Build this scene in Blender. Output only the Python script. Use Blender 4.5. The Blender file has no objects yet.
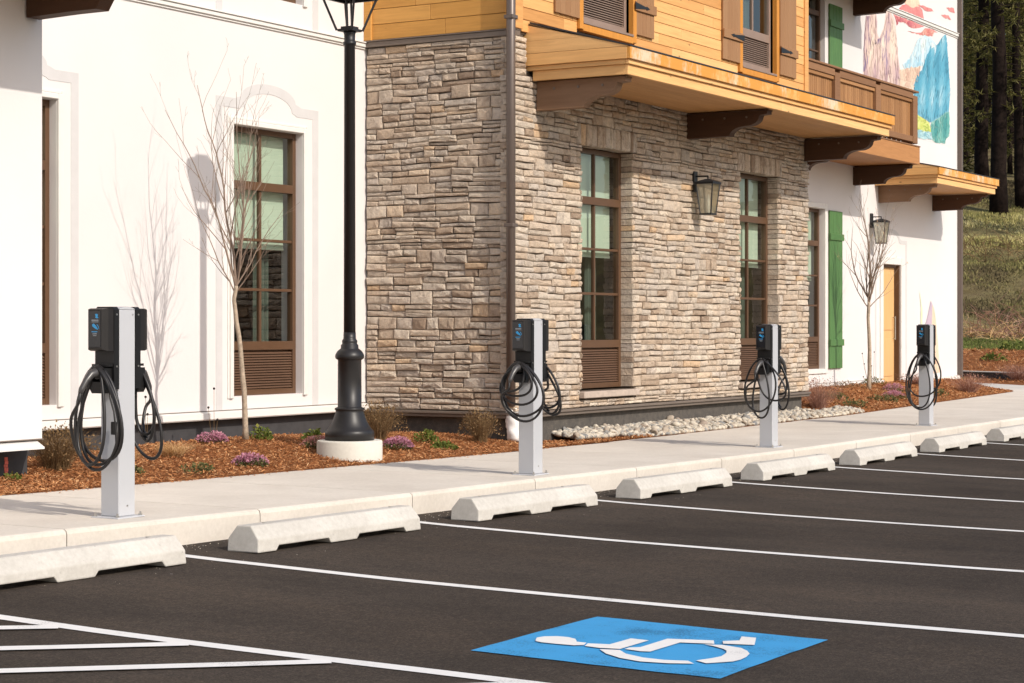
import bpy, math, random
import numpy as np
from math import sin, cos, pi, radians, sqrt
from mathutils import Vector, Matrix

# ------------------------------------------------------------------ scene
S = bpy.context.scene
COL = S.collection
PSI = math.atan(1178 / 1991.0)

cam_d = bpy.data.cameras.new('camera')
cam = bpy.data.objects.new('camera', cam_d)
COL.objects.link(cam)
cam_d.sensor_width = 36.0
cam_d.lens = 36.0 * 1991.0 / 1024.0
cam_d.shift_y = -13.5 / 1024.0
cam_d.clip_start = 0.1
cam_d.clip_end = 2000.0
cam.location = (0, 0, 1.2)
cam.rotation_euler = (radians(90), 0, PSI - radians(90))
S.camera = cam

w = bpy.data.worlds.new('World')
S.world = w
w.use_nodes = True
nt = w.node_tree
bg = nt.nodes['Background']
sky = nt.nodes.new('ShaderNodeTexSky')
sky.sky_type = 'NISHITA'
sky.sun_disc = False
SUN = Vector((-0.26, -1.0, 0.74)).normalized()
sky.sun_elevation = math.asin(SUN.z)
sky.sun_rotation = radians(195.6)
sky.dust_density = 2.0
sky.air_density = 1.0
nt.links.new(sky.outputs[0], bg.inputs[0])
bg.inputs[1].default_value = 0.15

sd = bpy.data.lights.new('sun', 'SUN')
sd.energy = 3.1
sd.angle = radians(0.53)
sd.color = (1.0, 0.93, 0.83)
so = bpy.data.objects.new('sun', sd)
COL.objects.link(so)
so.location = (-10, -30, 25)
so.rotation_euler = (-SUN).to_track_quat('-Z', 'Y').to_euler()

S.view_settings.view_transform = 'Standard'
S.view_settings.look = 'None'
S.view_settings.gamma = 1.0
S.view_settings.exposure = 0.20
S.render.engine = 'CYCLES'
S.cycles.max_bounces = 8
S.cycles.transparent_max_bounces = 16

R = random.Random(7)
NP = np.random.RandomState(11)

# ------------------------------------------------------------------ materials
class NT:
    def __init__(self, name):
        self.m = bpy.data.materials.new(name)
        self.m.use_nodes = True
        self.t = self.m.node_tree
        self.b = self.t.nodes['Principled BSDF']
        self.tc = None
    def n(self, kind, **kw):
        x = self.t.nodes.new(kind)
        for k, v in kw.items():
            setattr(x, k, v)
        return x
    def l(self, a, b):
        self.t.links.new(a, b)
    def coord(self, scale=(1, 1, 1), out='Object', off=None):
        if not self.tc:
            self.tc = self.n('ShaderNodeTexCoord')
        mp = self.n('ShaderNodeMapping')
        mp.inputs['Scale'].default_value = scale
        self.l(self.tc.outputs[out], mp.inputs[0])
        if off is not None:
            self.l(off, mp.inputs['Location'])
        return mp.outputs[0]
    def noise(self, scale, detail=4, rough=0.6, sc=(1, 1, 1), off=None, dist=0.0):
        x = self.n('ShaderNodeTexNoise')
        x.inputs['Scale'].default_value = scale
        x.inputs['Detail'].default_value = detail
        x.inputs['Roughness'].default_value = rough
        x.inputs['Distortion'].default_value = dist
        self.l(self.coord(sc, off=off), x.inputs['Vector'])
        return x.outputs[0]
    def ramp(self, src, stops, interp='LINEAR'):
        x = self.n('ShaderNodeValToRGB')
        x.color_ramp.interpolation = interp
        e = x.color_ramp.elements
        while len(e) < len(stops):
            e.new(0.5)
        for el, (p, c) in zip(e, stops):
            el.position = p
            el.color = (c[0], c[1], c[2], 1)
        self.l(src, x.inputs[0])
        return x.outputs[0]
    def attr(self, name='rnd'):
        x = self.n('ShaderNodeAttribute')
        x.attribute_name = name
        return x.outputs['Fac']
    def mix(self, a, b, fac, mode='MIX'):
        x = self.n('ShaderNodeMix', data_type='RGBA', blend_type=mode)
        for s, v in ((x.inputs[0], fac), (x.inputs[6], a), (x.inputs[7], b)):
            if hasattr(v, 'is_linked'):
                self.l(v, s)
            elif isinstance(v, (int, float)):
                s.default_value = v
            else:
                s.default_value = (v[0], v[1], v[2], 1)
        return x.outputs[2]
    def mul(self, a, k, op='MULTIPLY'):
        x = self.n('ShaderNodeMath', operation=op)
        for s, v in ((x.inputs[0], a), (x.inputs[1], k)):
            if hasattr(v, 'is_linked'):
                self.l(v, s)
            else:
                s.default_value = v
        return x.outputs[0]
    def bump(self, src, strength=0.3, dist=0.01):
        x = self.n('ShaderNodeBump')
        x.inputs['Strength'].default_value = strength
        x.inputs['Distance'].default_value = dist
        self.l(src, x.inputs['Height'])
        self.l(x.outputs[0], self.b.inputs['Normal'])
    def col(self, c):
        s = self.b.inputs['Base Color']
        if hasattr(c, 'is_linked'):
            self.l(c, s)
        else:
            s.default_value = (c[0], c[1], c[2], 1)
    def set(self, rough=0.7, metal=0.0, spec=0.5):
        self.b.inputs['Roughness'].default_value = rough
        self.b.inputs['Metallic'].default_value = metal
        self.b.inputs['Specular IOR Level'].default_value = spec

def dull(name, c, rough=0.7, metal=0.0, spec=0.5, var=0.12, scale=6, bump=0.0, bscale=60, bdist=0.003):
    k = NT(name)
    f = k.noise(scale, 5)
    lo = tuple(x * (1 - var) for x in c)
    hi = tuple(min(1, x * (1 + var)) for x in c)
    k.col(k.ramp(f, [(0.3, lo), (0.7, hi)]))
    k.set(rough, metal, spec)
    if bump:
        k.bump(k.noise(bscale, 4), bump, bdist)
    return k.m

M = {}
# plaster
k = NT('white_plaster')
f = k.noise(0.7, 5)
k.col(k.ramp(f, [(0.3, (0.665, 0.632, 0.618)), (0.7, (0.705, 0.672, 0.658))]))
k.set(0.85, spec=0.2)
k.bump(k.noise(35, 5), 0.25, 0.004)
M['plaster'] = k.m
M['band'] = dull('grey_trompe_paint', (0.565, 0.55, 0.545), 0.85, spec=0.2, var=0.04, bump=0.15)
M['trimwhite'] = dull('white_trim', (0.70, 0.675, 0.64), 0.6, var=0.03)
# stone
k = NT('ledge_stone')
r = k.attr()
base = k.ramp(r, [(0.0, (0.36, 0.27, 0.20)), (0.08, (0.50, 0.395, 0.30)), (0.3, (0.59, 0.485, 0.38)), (0.45, (0.51, 0.44, 0.365)),
                  (0.6, (0.62, 0.51, 0.40)), (0.75, (0.55, 0.48, 0.41)), (0.93, (0.68, 0.59, 0.48)), (1.0, (0.62, 0.44, 0.28))])
comb = k.n('ShaderNodeCombineXYZ')
k.l(k.mul(r, 91.0), comb.inputs[0]); k.l(k.mul(r, 47.0), comb.inputs[1]); k.l(k.mul(r, 63.0), comb.inputs[2])
f1 = k.noise(9, 6, 0.7, off=comb.outputs[0])
f2 = k.noise(40, 4, 0.7)
c1 = k.mix(base, k.ramp(f1, [(0.28, (0.48, 0.43, 0.40)), (0.5, (0.95, 0.93, 0.92)), (0.75, (1.16, 1.10, 1.02))]), 0.85, 'MULTIPLY')
k.col(k.mix(c1, k.ramp(f2, [(0.3, (0.8, 0.8, 0.8)), (0.7, (1.1, 1.1, 1.1))]), 0.6, 'MULTIPLY'))
k.set(0.9, spec=0.2)
k.bump(k.mul(k.mul(k.noise(22, 6, 0.75), 1.5), f2, 'ADD'), 0.9, 0.016)
M['stone'] = k.m
M['mortar'] = dull('recessed_mortar', (0.10, 0.078, 0.06), 0.95, spec=0.1)
M['sill'] = dull('cast_sill', (0.42, 0.34, 0.28), 0.85, var=0.15, scale=14, bump=0.3)
# foundation
k = NT('foundation_coating')
f = k.noise(14, 6, 0.7); g = k.noise(120, 3)
k.col(k.mix(k.ramp(f, [(0.25, (0.055, 0.052, 0.05)), (0.75, (0.12, 0.105, 0.09))]), (0.42, 0.38, 0.33), k.ramp(g, [(0.66, (0, 0, 0)), (0.74, (1, 1, 1))])))
k.set(0.9, spec=0.2); k.bump(f, 0.3, 0.01)
M['found'] = k.m
M['found_dark'] = dull('dark_foundation_membrane', (0.045, 0.043, 0.045), 0.85, var=0.2, scale=9, bump=0.2)
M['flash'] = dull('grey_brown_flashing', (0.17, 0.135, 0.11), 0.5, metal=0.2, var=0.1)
M['flashdark'] = dull('dark_drip_flashing', (0.045, 0.04, 0.042), 0.5, metal=0.3)
M['pipe'] = dull('bronze_downspout_paint', (0.13, 0.10, 0.085), 0.38, metal=0.25, var=0.06)

def wood(name, stops, sc, rough=0.6, knots=True, grain=0.5, stain=None, dark=0.65):
    k = NT(name)
    r = k.attr()
    comb = k.n('ShaderNodeCombineXYZ')
    k.l(k.mul(r, 83.0), comb.inputs[0]); k.l(k.mul(r, 57.0), comb.inputs[1]); k.l(k.mul(r, 31.0), comb.inputs[2])
    g = k.noise(5, 5, 0.65, sc=sc, off=comb.outputs[0], dist=0.4)
    c = k.ramp(r, stops)
    c = k.mix(c, k.ramp(g, [(0.3, (dark, dark * 0.92, dark * 0.85)), (0.6, (1.0, 1.0, 1.0)), (0.85, (1.1, 1.08, 1.05))]), grain, 'MULTIPLY')
    if knots:
        v = k.n('ShaderNodeTexVoronoi')
        v.inputs['Scale'].default_value = 3.0
        k.l(k.coord((1.0, 1.0, 2.2), off=comb.outputs[0]), v.inputs['Vector'])
        c = k.mix(c, (0.22, 0.10, 0.035), k.ramp(v.outputs['Distance'], [(0.035, (0.9, 0.9, 0.9)), (0.10, (0, 0, 0))]))
    if stain:
        s = k.noise(0.9, 6, 0.8, sc=(1, 1, 0.5))
        c = k.mix(c, stain[0], k.ramp(s, [(0.42, (0, 0, 0)), (0.5, (0.8, 0.8, 0.8))]))
        s2 = k.noise(1.3, 6, 0.8, sc=(1, 1, 0.5))
        c = k.mix(c, stain[1], k.ramp(s2, [(0.52, (0, 0, 0)), (0.62, (0.75, 0.75, 0.75))]))
    k.col(c)
    k.set(rough, spec=0.3)
    k.bump(g, 0.25, 0.003)
    return k.m
YEL = [(0.0, (0.58, 0.28, 0.09)), (0.3, (0.72, 0.37, 0.13)), (0.7, (0.77, 0.42, 0.155)), (1.0, (0.84, 0.50, 0.21))]
M['siding'] = wood('cedar_siding', YEL, (0.35, 0.35, 7))
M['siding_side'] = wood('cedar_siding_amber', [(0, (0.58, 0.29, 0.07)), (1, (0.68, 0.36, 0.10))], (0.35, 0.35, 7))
M['fascia'] = wood('cedar_fascia', [(0, (0.78, 0.43, 0.16)), (1, (0.84, 0.51, 0.22))], (0.3, 0.3, 6))
M['fascia_old'] = wood('stained_fascia', [(0, (0.76, 0.46, 0.17)), (1, (0.76, 0.46, 0.17))], (0.3, 0.3, 6), stain=((0.62, 0.25, 0.03), (0.72, 0.60, 0.46)))
M['soffit'] = wood('cedar_soffit', [(0, (0.52, 0.27, 0.10)), (1, (0.58, 0.31, 0.12))], (0.4, 7, 7), knots=False)
M['orange'] = wood('orange_casing', [(0, (0.58, 0.24, 0.04)), (1, (0.66, 0.30, 0.06))], (4, 4, 0.4), knots=False)
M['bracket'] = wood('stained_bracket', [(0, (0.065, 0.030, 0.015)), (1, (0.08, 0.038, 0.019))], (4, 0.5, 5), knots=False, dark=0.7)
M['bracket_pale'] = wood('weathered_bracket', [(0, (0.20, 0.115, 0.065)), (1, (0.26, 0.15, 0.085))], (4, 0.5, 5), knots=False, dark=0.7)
M['shutter'] = wood('brown_shutter', [(0, (0.30, 0.155, 0.070)), (1, (0.34, 0.185, 0.088))], (9, 9, 0.5), knots=False, dark=0.8)
M['balcony'] = wood('balcony_wood', [(0, (0.28, 0.135, 0.052)), (1, (0.40, 0.205, 0.085))], (9, 9, 0.5), knots=False, dark=0.75)
M['rail'] = wood('weathered_rail', [(0, (0.23, 0.115, 0.055)), (1, (0.28, 0.145, 0.07))], (0.5, 0.5, 9), knots=False, dark=0.7)
M['boxfascia'] = wood('balcony_fascia', [(0, (0.44, 0.205, 0.075)), (1, (0.46, 0.22, 0.08))], (0.5, 0.5, 6), knots=False)
M['door'] = wood('door_fir', [(0, (0.66, 0.40, 0.17)), (1, (0.70, 0.44, 0.2))], (7, 7, 0.4), knots=False, dark=0.85)
M['green'] = dull('green_shutter_paint', (0.075, 0.175, 0.05), 0.55, var=0.1, scale=3)
M['winbrown'] = dull('brown_window_frame', (0.10, 0.050, 0.024), 0.45, var=0.08)
M['louver'] = dull('louver_brown', (0.13, 0.072, 0.044), 0.5, var=0.08)
M['louvergrey'] = dull('louver_grey_brown', (0.26, 0.18, 0.14), 0.5, var=0.08)
M['blind'] = dull('pale_green_blind', (0.60, 0.66, 0.55), 0.9, var=0.03)
M['curtain'] = dull('sage_curtain', (0.10, 0.12, 0.10), 0.95, var=0.1)
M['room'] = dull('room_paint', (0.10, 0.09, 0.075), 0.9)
M['black'] = dull('black_powdercoat', (0.016, 0.0145, 0.0145), 0.42, spec=0.4, var=0.1, bump=0.08, bscale=200, bdist=0.001)
M['hinge'] = dull('black_iron', (0.02, 0.022, 0.026), 0.5, metal=0.4)
M['bolt'] = dull('steel_bolt', (0.5, 0.48, 0.45), 0.35, metal=0.9, var=0.05)
M['postface'] = dull('silver_post_paint', (0.455, 0.46, 0.48), 0.5, spec=0.4, var=0.03, scale=3, bump=0.05, bscale=90)
M['plastic'] = dull('charger_black_plastic', (0.010, 0.0095, 0.0095), 0.45, spec=0.3, var=0.1, bump=0.05, bscale=150)
M['plasticgrey'] = dull('charger_charcoal_plastic', (0.018, 0.016, 0.0155), 0.42, spec=0.32, var=0.06)
M['screen'] = dull('charger_gloss_panel', (0.008, 0.009, 0.012), 0.12, var=0.02)
M['bluemark'] = dull('blue_print', (0.02, 0.30, 0.62), 0.4, var=0.03)
M['greymark'] = dull('grey_print', (0.22, 0.24, 0.26), 0.4, var=0.03)
M['cable'] = dull('black_cable', (0.018, 0.016, 0.0155), 0.38, spec=0.4, var=0.1)
M['gun'] = dull('connector_grey', (0.06, 0.056, 0.055), 0.32, var=0.1)
M['tag'] = dull('white_tag', (0.75, 0.75, 0.72), 0.6)
k = NT('clear_glass')
gl = k.n('ShaderNodeBsdfGlossy'); gl.inputs['Roughness'].default_value = 0.01
tr = k.n('ShaderNodeBsdfTransparent'); tr.inputs['Color'].default_value = (0.80, 0.86, 0.82, 1)
fr = k.n('ShaderNodeLayerWeight'); fr.inputs['Blend'].default_value = 0.5
ms = k.n('ShaderNodeMixShader')
k.l(k.mul(k.mul(k.mul(fr.outputs['Facing'], 4.0, 'POWER'), 0.88), 0.11, 'ADD'), ms.inputs[0]); k.l(tr.outputs[0], ms.inputs[1]); k.l(gl.outputs[0], ms.inputs[2])
k.l(ms.outputs[0], k.t.nodes['Material Output'].inputs[0])
M['glass'] = k.m
k = NT('seeded_lantern_glass')
gl = k.n('ShaderNodeBsdfGlossy'); gl.inputs['Roughness'].default_value = 0.15
tr = k.n('ShaderNodeBsdfTransparent'); tr.inputs['Color'].default_value = (0.85, 0.84, 0.76, 1)
ts = k.n('ShaderNodeBsdfTranslucent'); ts.inputs['Color'].default_value = (0.8, 0.78, 0.66, 1)
m1 = k.n('ShaderNodeMixShader'); m1.inputs[0].default_value = 0.35
k.l(tr.outputs[0], m1.inputs[1]); k.l(ts.outputs[0], m1.inputs[2])
ms = k.n('ShaderNodeMixShader'); ms.inputs[0].default_value = 0.12
k.l(m1.outputs[0], ms.inputs[1]); k.l(gl.outputs[0], ms.inputs[2])
k.l(ms.outputs[0], k.t.nodes['Material Output'].inputs[0])
M['lanternglass'] = k.m
# asphalt
k = NT('asphalt')
f = k.noise(0.35, 5, 0.6); f2 = k.noise(1.4, 6, 0.75, sc=(1, .45, 1)); g = k.noise(260, 2, 0.7); g2 = k.noise(90, 3, 0.8)
c = k.ramp(f, [(0.3, (0.042, 0.033, 0.0265)), (0.7, (0.070, 0.0555, 0.0445))])
c = k.mix(c, k.ramp(f2, [(0.3, (0.70, 0.72, 0.74)), (0.5, (1, 1, 1)), (0.7, (1.3, 1.25, 1.18))]), 0.8, 'MULTIPLY')
c = k.mix(c, k.ramp(g2, [(0.3, (0.5, 0.5, 0.5)), (0.52, (1.0, 1.0, 1.0)), (0.72, (1.9, 1.85, 1.8))]), 0.9, 'MULTIPLY')
c = k.mix(c, k.ramp(k.noise(28, 4, 0.85), [(0.36, (0.72, 0.72, 0.72)), (0.52, (1.0, 1.0, 1.0)), (0.66, (1.4, 1.38, 1.35))]), 0.8, 'MULTIPLY')
c = k.mix(c, (0.20, 0.18, 0.16), k.ramp(g, [(0.69, (0, 0, 0)), (0.76, (0.5, 0.5, 0.5))]))
k.col(c); k.set(0.92, spec=0.12)
k.bump(k.mul(g, g2, 'ADD'), 0.6, 0.004)
M['asphalt'] = k.m
def paint(name, c, wear):
    k = NT(name)
    g = k.noise(90, 3, 0.8); f = k.noise(3, 5)
    g3 = k.noise(260, 2, 0.7)
    c1 = k.ramp(f, [(0.3, tuple(x * 0.92 for x in c)), (0.7, c)])
    c1 = k.mix(c1, tuple(x * 0.35 for x in c), k.ramp(k.mul(k.mul(g, f, 'ADD'), 0.5), [(wear, (0.7, 0.7, 0.7)), (wear + 0.05, (0, 0, 0))]))
    k.col(c1); k.set(0.75, spec=0.3); k.bump(k.mul(g, g3, 'ADD'), 0.5, 0.003)
    return k.m
M['linepaint'] = paint('white_road_paint', (0.78, 0.76, 0.73), 0.36)
M['bluepaint'] = paint('blue_road_paint', (0.045, 0.31, 0.62), 0.40)
# concrete
def concrete(name, lo, hi, stain=0.5, pits=False):
    k = NT(name)
    f = k.noise(1.1, 6, 0.65); g = k.noise(30, 5, 0.7); h = k.noise(170, 2)
    c = k.ramp(f, [(0.3, lo), (0.7, hi)])
    c = k.mix(c, k.ramp(g, [(0.3, (0.86, 0.85, 0.84)), (0.65, (1.03, 1.03, 1.03))]), stain, 'MULTIPLY')
    r = k.attr()
    c = k.mix(c, k.ramp(r, [(0, (0.95, 0.945, 0.94)), (1, (1.03, 1.03, 1.03))]), 0.8, 'MULTIPLY')
    if pits:
        v = k.noise(45, 3, 0.8)
        c = k.mix(c, tuple(x * 0.5 for x in lo), k.ramp(v, [(0.66, (0, 0, 0)), (0.72, (0.8, 0.8, 0.8))]))
    k.col(c); k.set(0.88, spec=0.25)
    k.bump(k.mul(g, h, 'ADD'), 0.25, 0.003)
    return k.m
M['concrete'] = concrete('sidewalk_concrete', (0.585, 0.53, 0.46), (0.70, 0.645, 0.57), .7)
M['stop'] = concrete('wheel_stop_concrete', (0.44, 0.415, 0.375), (0.60, 0.57, 0.52), 0.9, True)
M['stopend'] = M['stop']
M['lampbase'] = concrete('lamp_base_concrete', (0.58, 0.55, 0.48), (0.67, 0.64, 0.57))
# mulch, earth, grass
k = NT('mulch_ground')
f = k.noise(3, 5); g = k.noise(60, 4, 0.8)
c = k.ramp(g, [(0.3, (0.15, 0.055, 0.02)), (0.55, (0.32, 0.125, 0.045)), (0.8, (0.45, 0.21, 0.09))])
k.col(k.mix(c, k.ramp(f, [(0.3, (0.8, 0.8, 0.8)), (0.7, (1.15, 1.1, 1.05))]), 0.7, 'MULTIPLY'))
k.set(0.95, spec=0.1); k.bump(g, 0.9, 0.03)
M['mulch'] = k.m
k = NT('mulch_chips')
r = k.attr()
k.col(k.ramp(r, [(0.0, (0.16, 0.058, 0.022)), (0.25, (0.30, 0.115, 0.042)), (0.6, (0.42, 0.175, 0.065)), (0.85, (0.52, 0.25, 0.105)), (1.0, (0.62, 0.38, 0.2))]))
k.set(0.85, spec=0.2)
M['chips'] = k.m
k = NT('river_rock')
r = k.attr()
c = k.ramp(r, [(0, (0.20, 0.20, 0.20)), (0.18, (0.33, 0.31, 0.28)), (0.38, (0.50, 0.45, 0.37)), (0.65, (0.60, 0.53, 0.43)), (0.9, (0.44, 0.37, 0.29)), (1.0, (0.28, 0.22, 0.18))])
k.col(k.mix(c, k.ramp(k.noise(25, 5, 0.7), [(0.3, (0.75, 0.75, 0.75)), (0.7, (1.1, 1.1, 1.1))]), 0.7, 'MULTIPLY'))
k.set(0.8, spec=0.3); k.bump(k.noise(50, 4), 0.3, 0.004)
M['rock'] = k.m
k = NT('hill_grass')
f = k.noise(0.16, 6, 0.65); f2 = k.noise(0.9, 6, 0.7); g = k.noise(9, 5, 0.8)
c = k.ramp(f, [(0.3, (0.12, 0.105, 0.045)), (0.48, (0.24, 0.20, 0.09)), (0.62, (0.17, 0.125, 0.07)), (0.75, (0.16, 0.16, 0.05))])
c = k.mix(c, k.ramp(f2, [(0.3, (0.5, 0.42, 0.36)), (0.55, (1, 1, 1)), (0.75, (1.5, 1.4, 1.2))]), 0.8, 'MULTIPLY')
k.col(k.mix(c, k.ramp(g, [(0.3, (0.5, 0.5, 0.5)), (0.7, (1.3, 1.3, 1.3))]), 0.8, 'MULTIPLY'))
k.set(0.95, spec=0.1); k.bump(g, 0.8, 0.1)
M['hill'] = k.m
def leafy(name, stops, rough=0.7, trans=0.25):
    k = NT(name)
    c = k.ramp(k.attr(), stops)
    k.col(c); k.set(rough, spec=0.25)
    if trans:
        t = k.n('ShaderNodeBsdfTranslucent')
        k.l(c, t.inputs['Color'])
        m = k.n('ShaderNodeMixShader'); m.inputs[0].default_value = trans
        k.l(k.b.outputs[0], m.inputs[1]); k.l(t.outputs[0], m.inputs[2])
        k.l(m.outputs[0], k.t.nodes['Material Output'].inputs[0])
    return k.m
M['needles'] = leafy('pine_needles', [(0, (0.08, 0.08, 0.02)), (0.5, (0.15, 0.14, 0.04)), (1, (0.26, 0.22, 0.08))], trans=.4)
M['leaf'] = leafy('shrub_leaf', [(0, (0.05, 0.07, 0.012)), (0.6, (0.14, 0.18, 0.035)), (1, (0.30, 0.30, 0.07))])
M['leafdull'] = leafy('dull_leaf', [(0, (0.05, 0.055, 0.02)), (0.6, (0.12, 0.13, 0.045)), (1, (0.24, 0.19, 0.08))])
M['heather'] = leafy('heather_bloom', [(0, (0.34, 0.12, 0.17)), (0.5, (0.52, 0.22, 0.31)), (1, (0.66, 0.38, 0.44))])
M['heather_pale'] = leafy('pale_heather_bloom', [(0, (0.45, 0.18, 0.14)), (0.5, (0.62, 0.28, 0.24)), (1, (0.72, 0.42, 0.38))])
M['dry'] = leafy('dry_stems', [(0, (0.09, 0.05, 0.024)), (0.5, (0.19, 0.115, 0.052)), (1, (0.30, 0.20, 0.10))], 0.9, 0.15)
M['drypink'] = leafy('reddish_dry_stems', [(0, (0.20, 0.09, 0.06)), (0.5, (0.36, 0.18, 0.13)), (1, (0.48, 0.30, 0.22))], 0.9, 0.15)
M['strawtuft'] = leafy('straw_tuft', [(0, (0.42, 0.24, 0.10)), (0.5, (0.58, 0.36, 0.16)), (1, (0.70, 0.50, 0.28))], 0.9, 0.2)
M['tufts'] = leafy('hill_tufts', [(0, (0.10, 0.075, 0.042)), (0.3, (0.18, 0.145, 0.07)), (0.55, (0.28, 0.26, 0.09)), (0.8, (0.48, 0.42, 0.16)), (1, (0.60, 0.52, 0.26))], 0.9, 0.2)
M['freshgrass'] = leafy('fresh_grass', [(0, (0.13, 0.17, 0.04)), (1, (0.24, 0.27, 0.07))], 0.9, 0.3)
M['seed'] = dull('dark_seed_head', (0.03, 0.022, 0.02), 0.9)
M['bark'] = dull('birch_bark', (0.36, 0.285, 0.21), 0.85, var=0.3, scale=24, bump=0.5, bscale=60)
M['twig'] = dull('birch_twig', (0.25, 0.18, 0.135), 0.8, var=0.15, scale=10)
M['pinebark'] = dull('pine_bark', (0.016, 0.0105, 0.0085), 0.95, spec=0.08, var=0.5, scale=5, bump=0.8, bscale=9, bdist=0.05)
M['bag'] = dull('white_wrap', (0.78, 0.76, 0.74), 0.55, var=0.04, bump=0.3, bscale=30, bdist=0.01)
M['redpaint'] = dull('red_spray_mark', (0.62, 0.14, 0.10), 0.8, var=0.3, scale=30)
def mural(name, lo, hi, sc=(1, 1, 1)):
    k = NT(name)
    f = k.noise(3.4, 7, 0.75, sc=sc, dist=1.4)
    f2 = k.noise(9.0, 6, 0.8, sc=sc, dist=2.0)
    c = k.ramp(f, [(0.32, lo), (0.5, tuple((a + b) / 2 for a, b in zip(lo, hi))), (0.66, hi)])
    k.col(k.mix(c, (0.66, 0.62, 0.60), k.ramp(f2, [(0.56, (0, 0, 0)), (0.72, (0.3, 0.3, 0.3))])))
    k.set(0.85, spec=0.2); k.bump(k.noise(35, 5), 0.25, 0.004)
    return k.m
MU = {
 'peach_rock': mural('mural_peach', (0.58, 0.42, 0.40), (0.74, 0.60, 0.50), (4, 1, 0.35)),
 'purple_rock': mural('mural_purple', (0.28, 0.19, 0.26), (0.42, 0.30, 0.34), (3, 1, 0.4)),
 'violet_rock': mural('mural_violet', (0.28, 0.21, 0.33), (0.40, 0.29, 0.36), (3, 1, 0.5)),
 'red_cloud': mural('mural_red', (0.52, 0.15, 0.16), (0.70, 0.30, 0.27)),
 'peach_cloud': mural('mural_peachcloud', (0.72, 0.40, 0.30), (0.82, 0.62, 0.46)),
 'pale_mountain': mural('mural_paleblue', (0.36, 0.58, 0.68), (0.66, 0.72, 0.72), (1, 1, 1)),
 'blue_mountain': mural('mural_blue', (0.10, 0.32, 0.44), (0.20, 0.44, 0.55), (1.3, 1, 0.8)),
 'tan_hills': mural('mural_tan', (0.62, 0.46, 0.36), (0.76, 0.66, 0.52)),
 'meadow': mural('mural_meadow', (0.48, 0.56, 0.12), (0.66, 0.66, 0.26)),
 'lake': mural('mural_lake', (0.28, 0.50, 0.55), (0.50, 0.66, 0.66)),
 'teal_trees': mural('mural_teal', (0.14, 0.36, 0.36), (0.32, 0.52, 0.44)),
 'white_gap': M['plaster'],
 'spire': mural('mural_lilac', (0.42, 0.33, 0.42), (0.52, 0.42, 0.48)),
 'spire2': mural('mural_salmon', (0.70, 0.46, 0.32), (0.80, 0.62, 0.48)),
 'reeds': mural('mural_reeds', (0.55, 0.62, 0.30), (0.78, 0.78, 0.60)),
}

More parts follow.
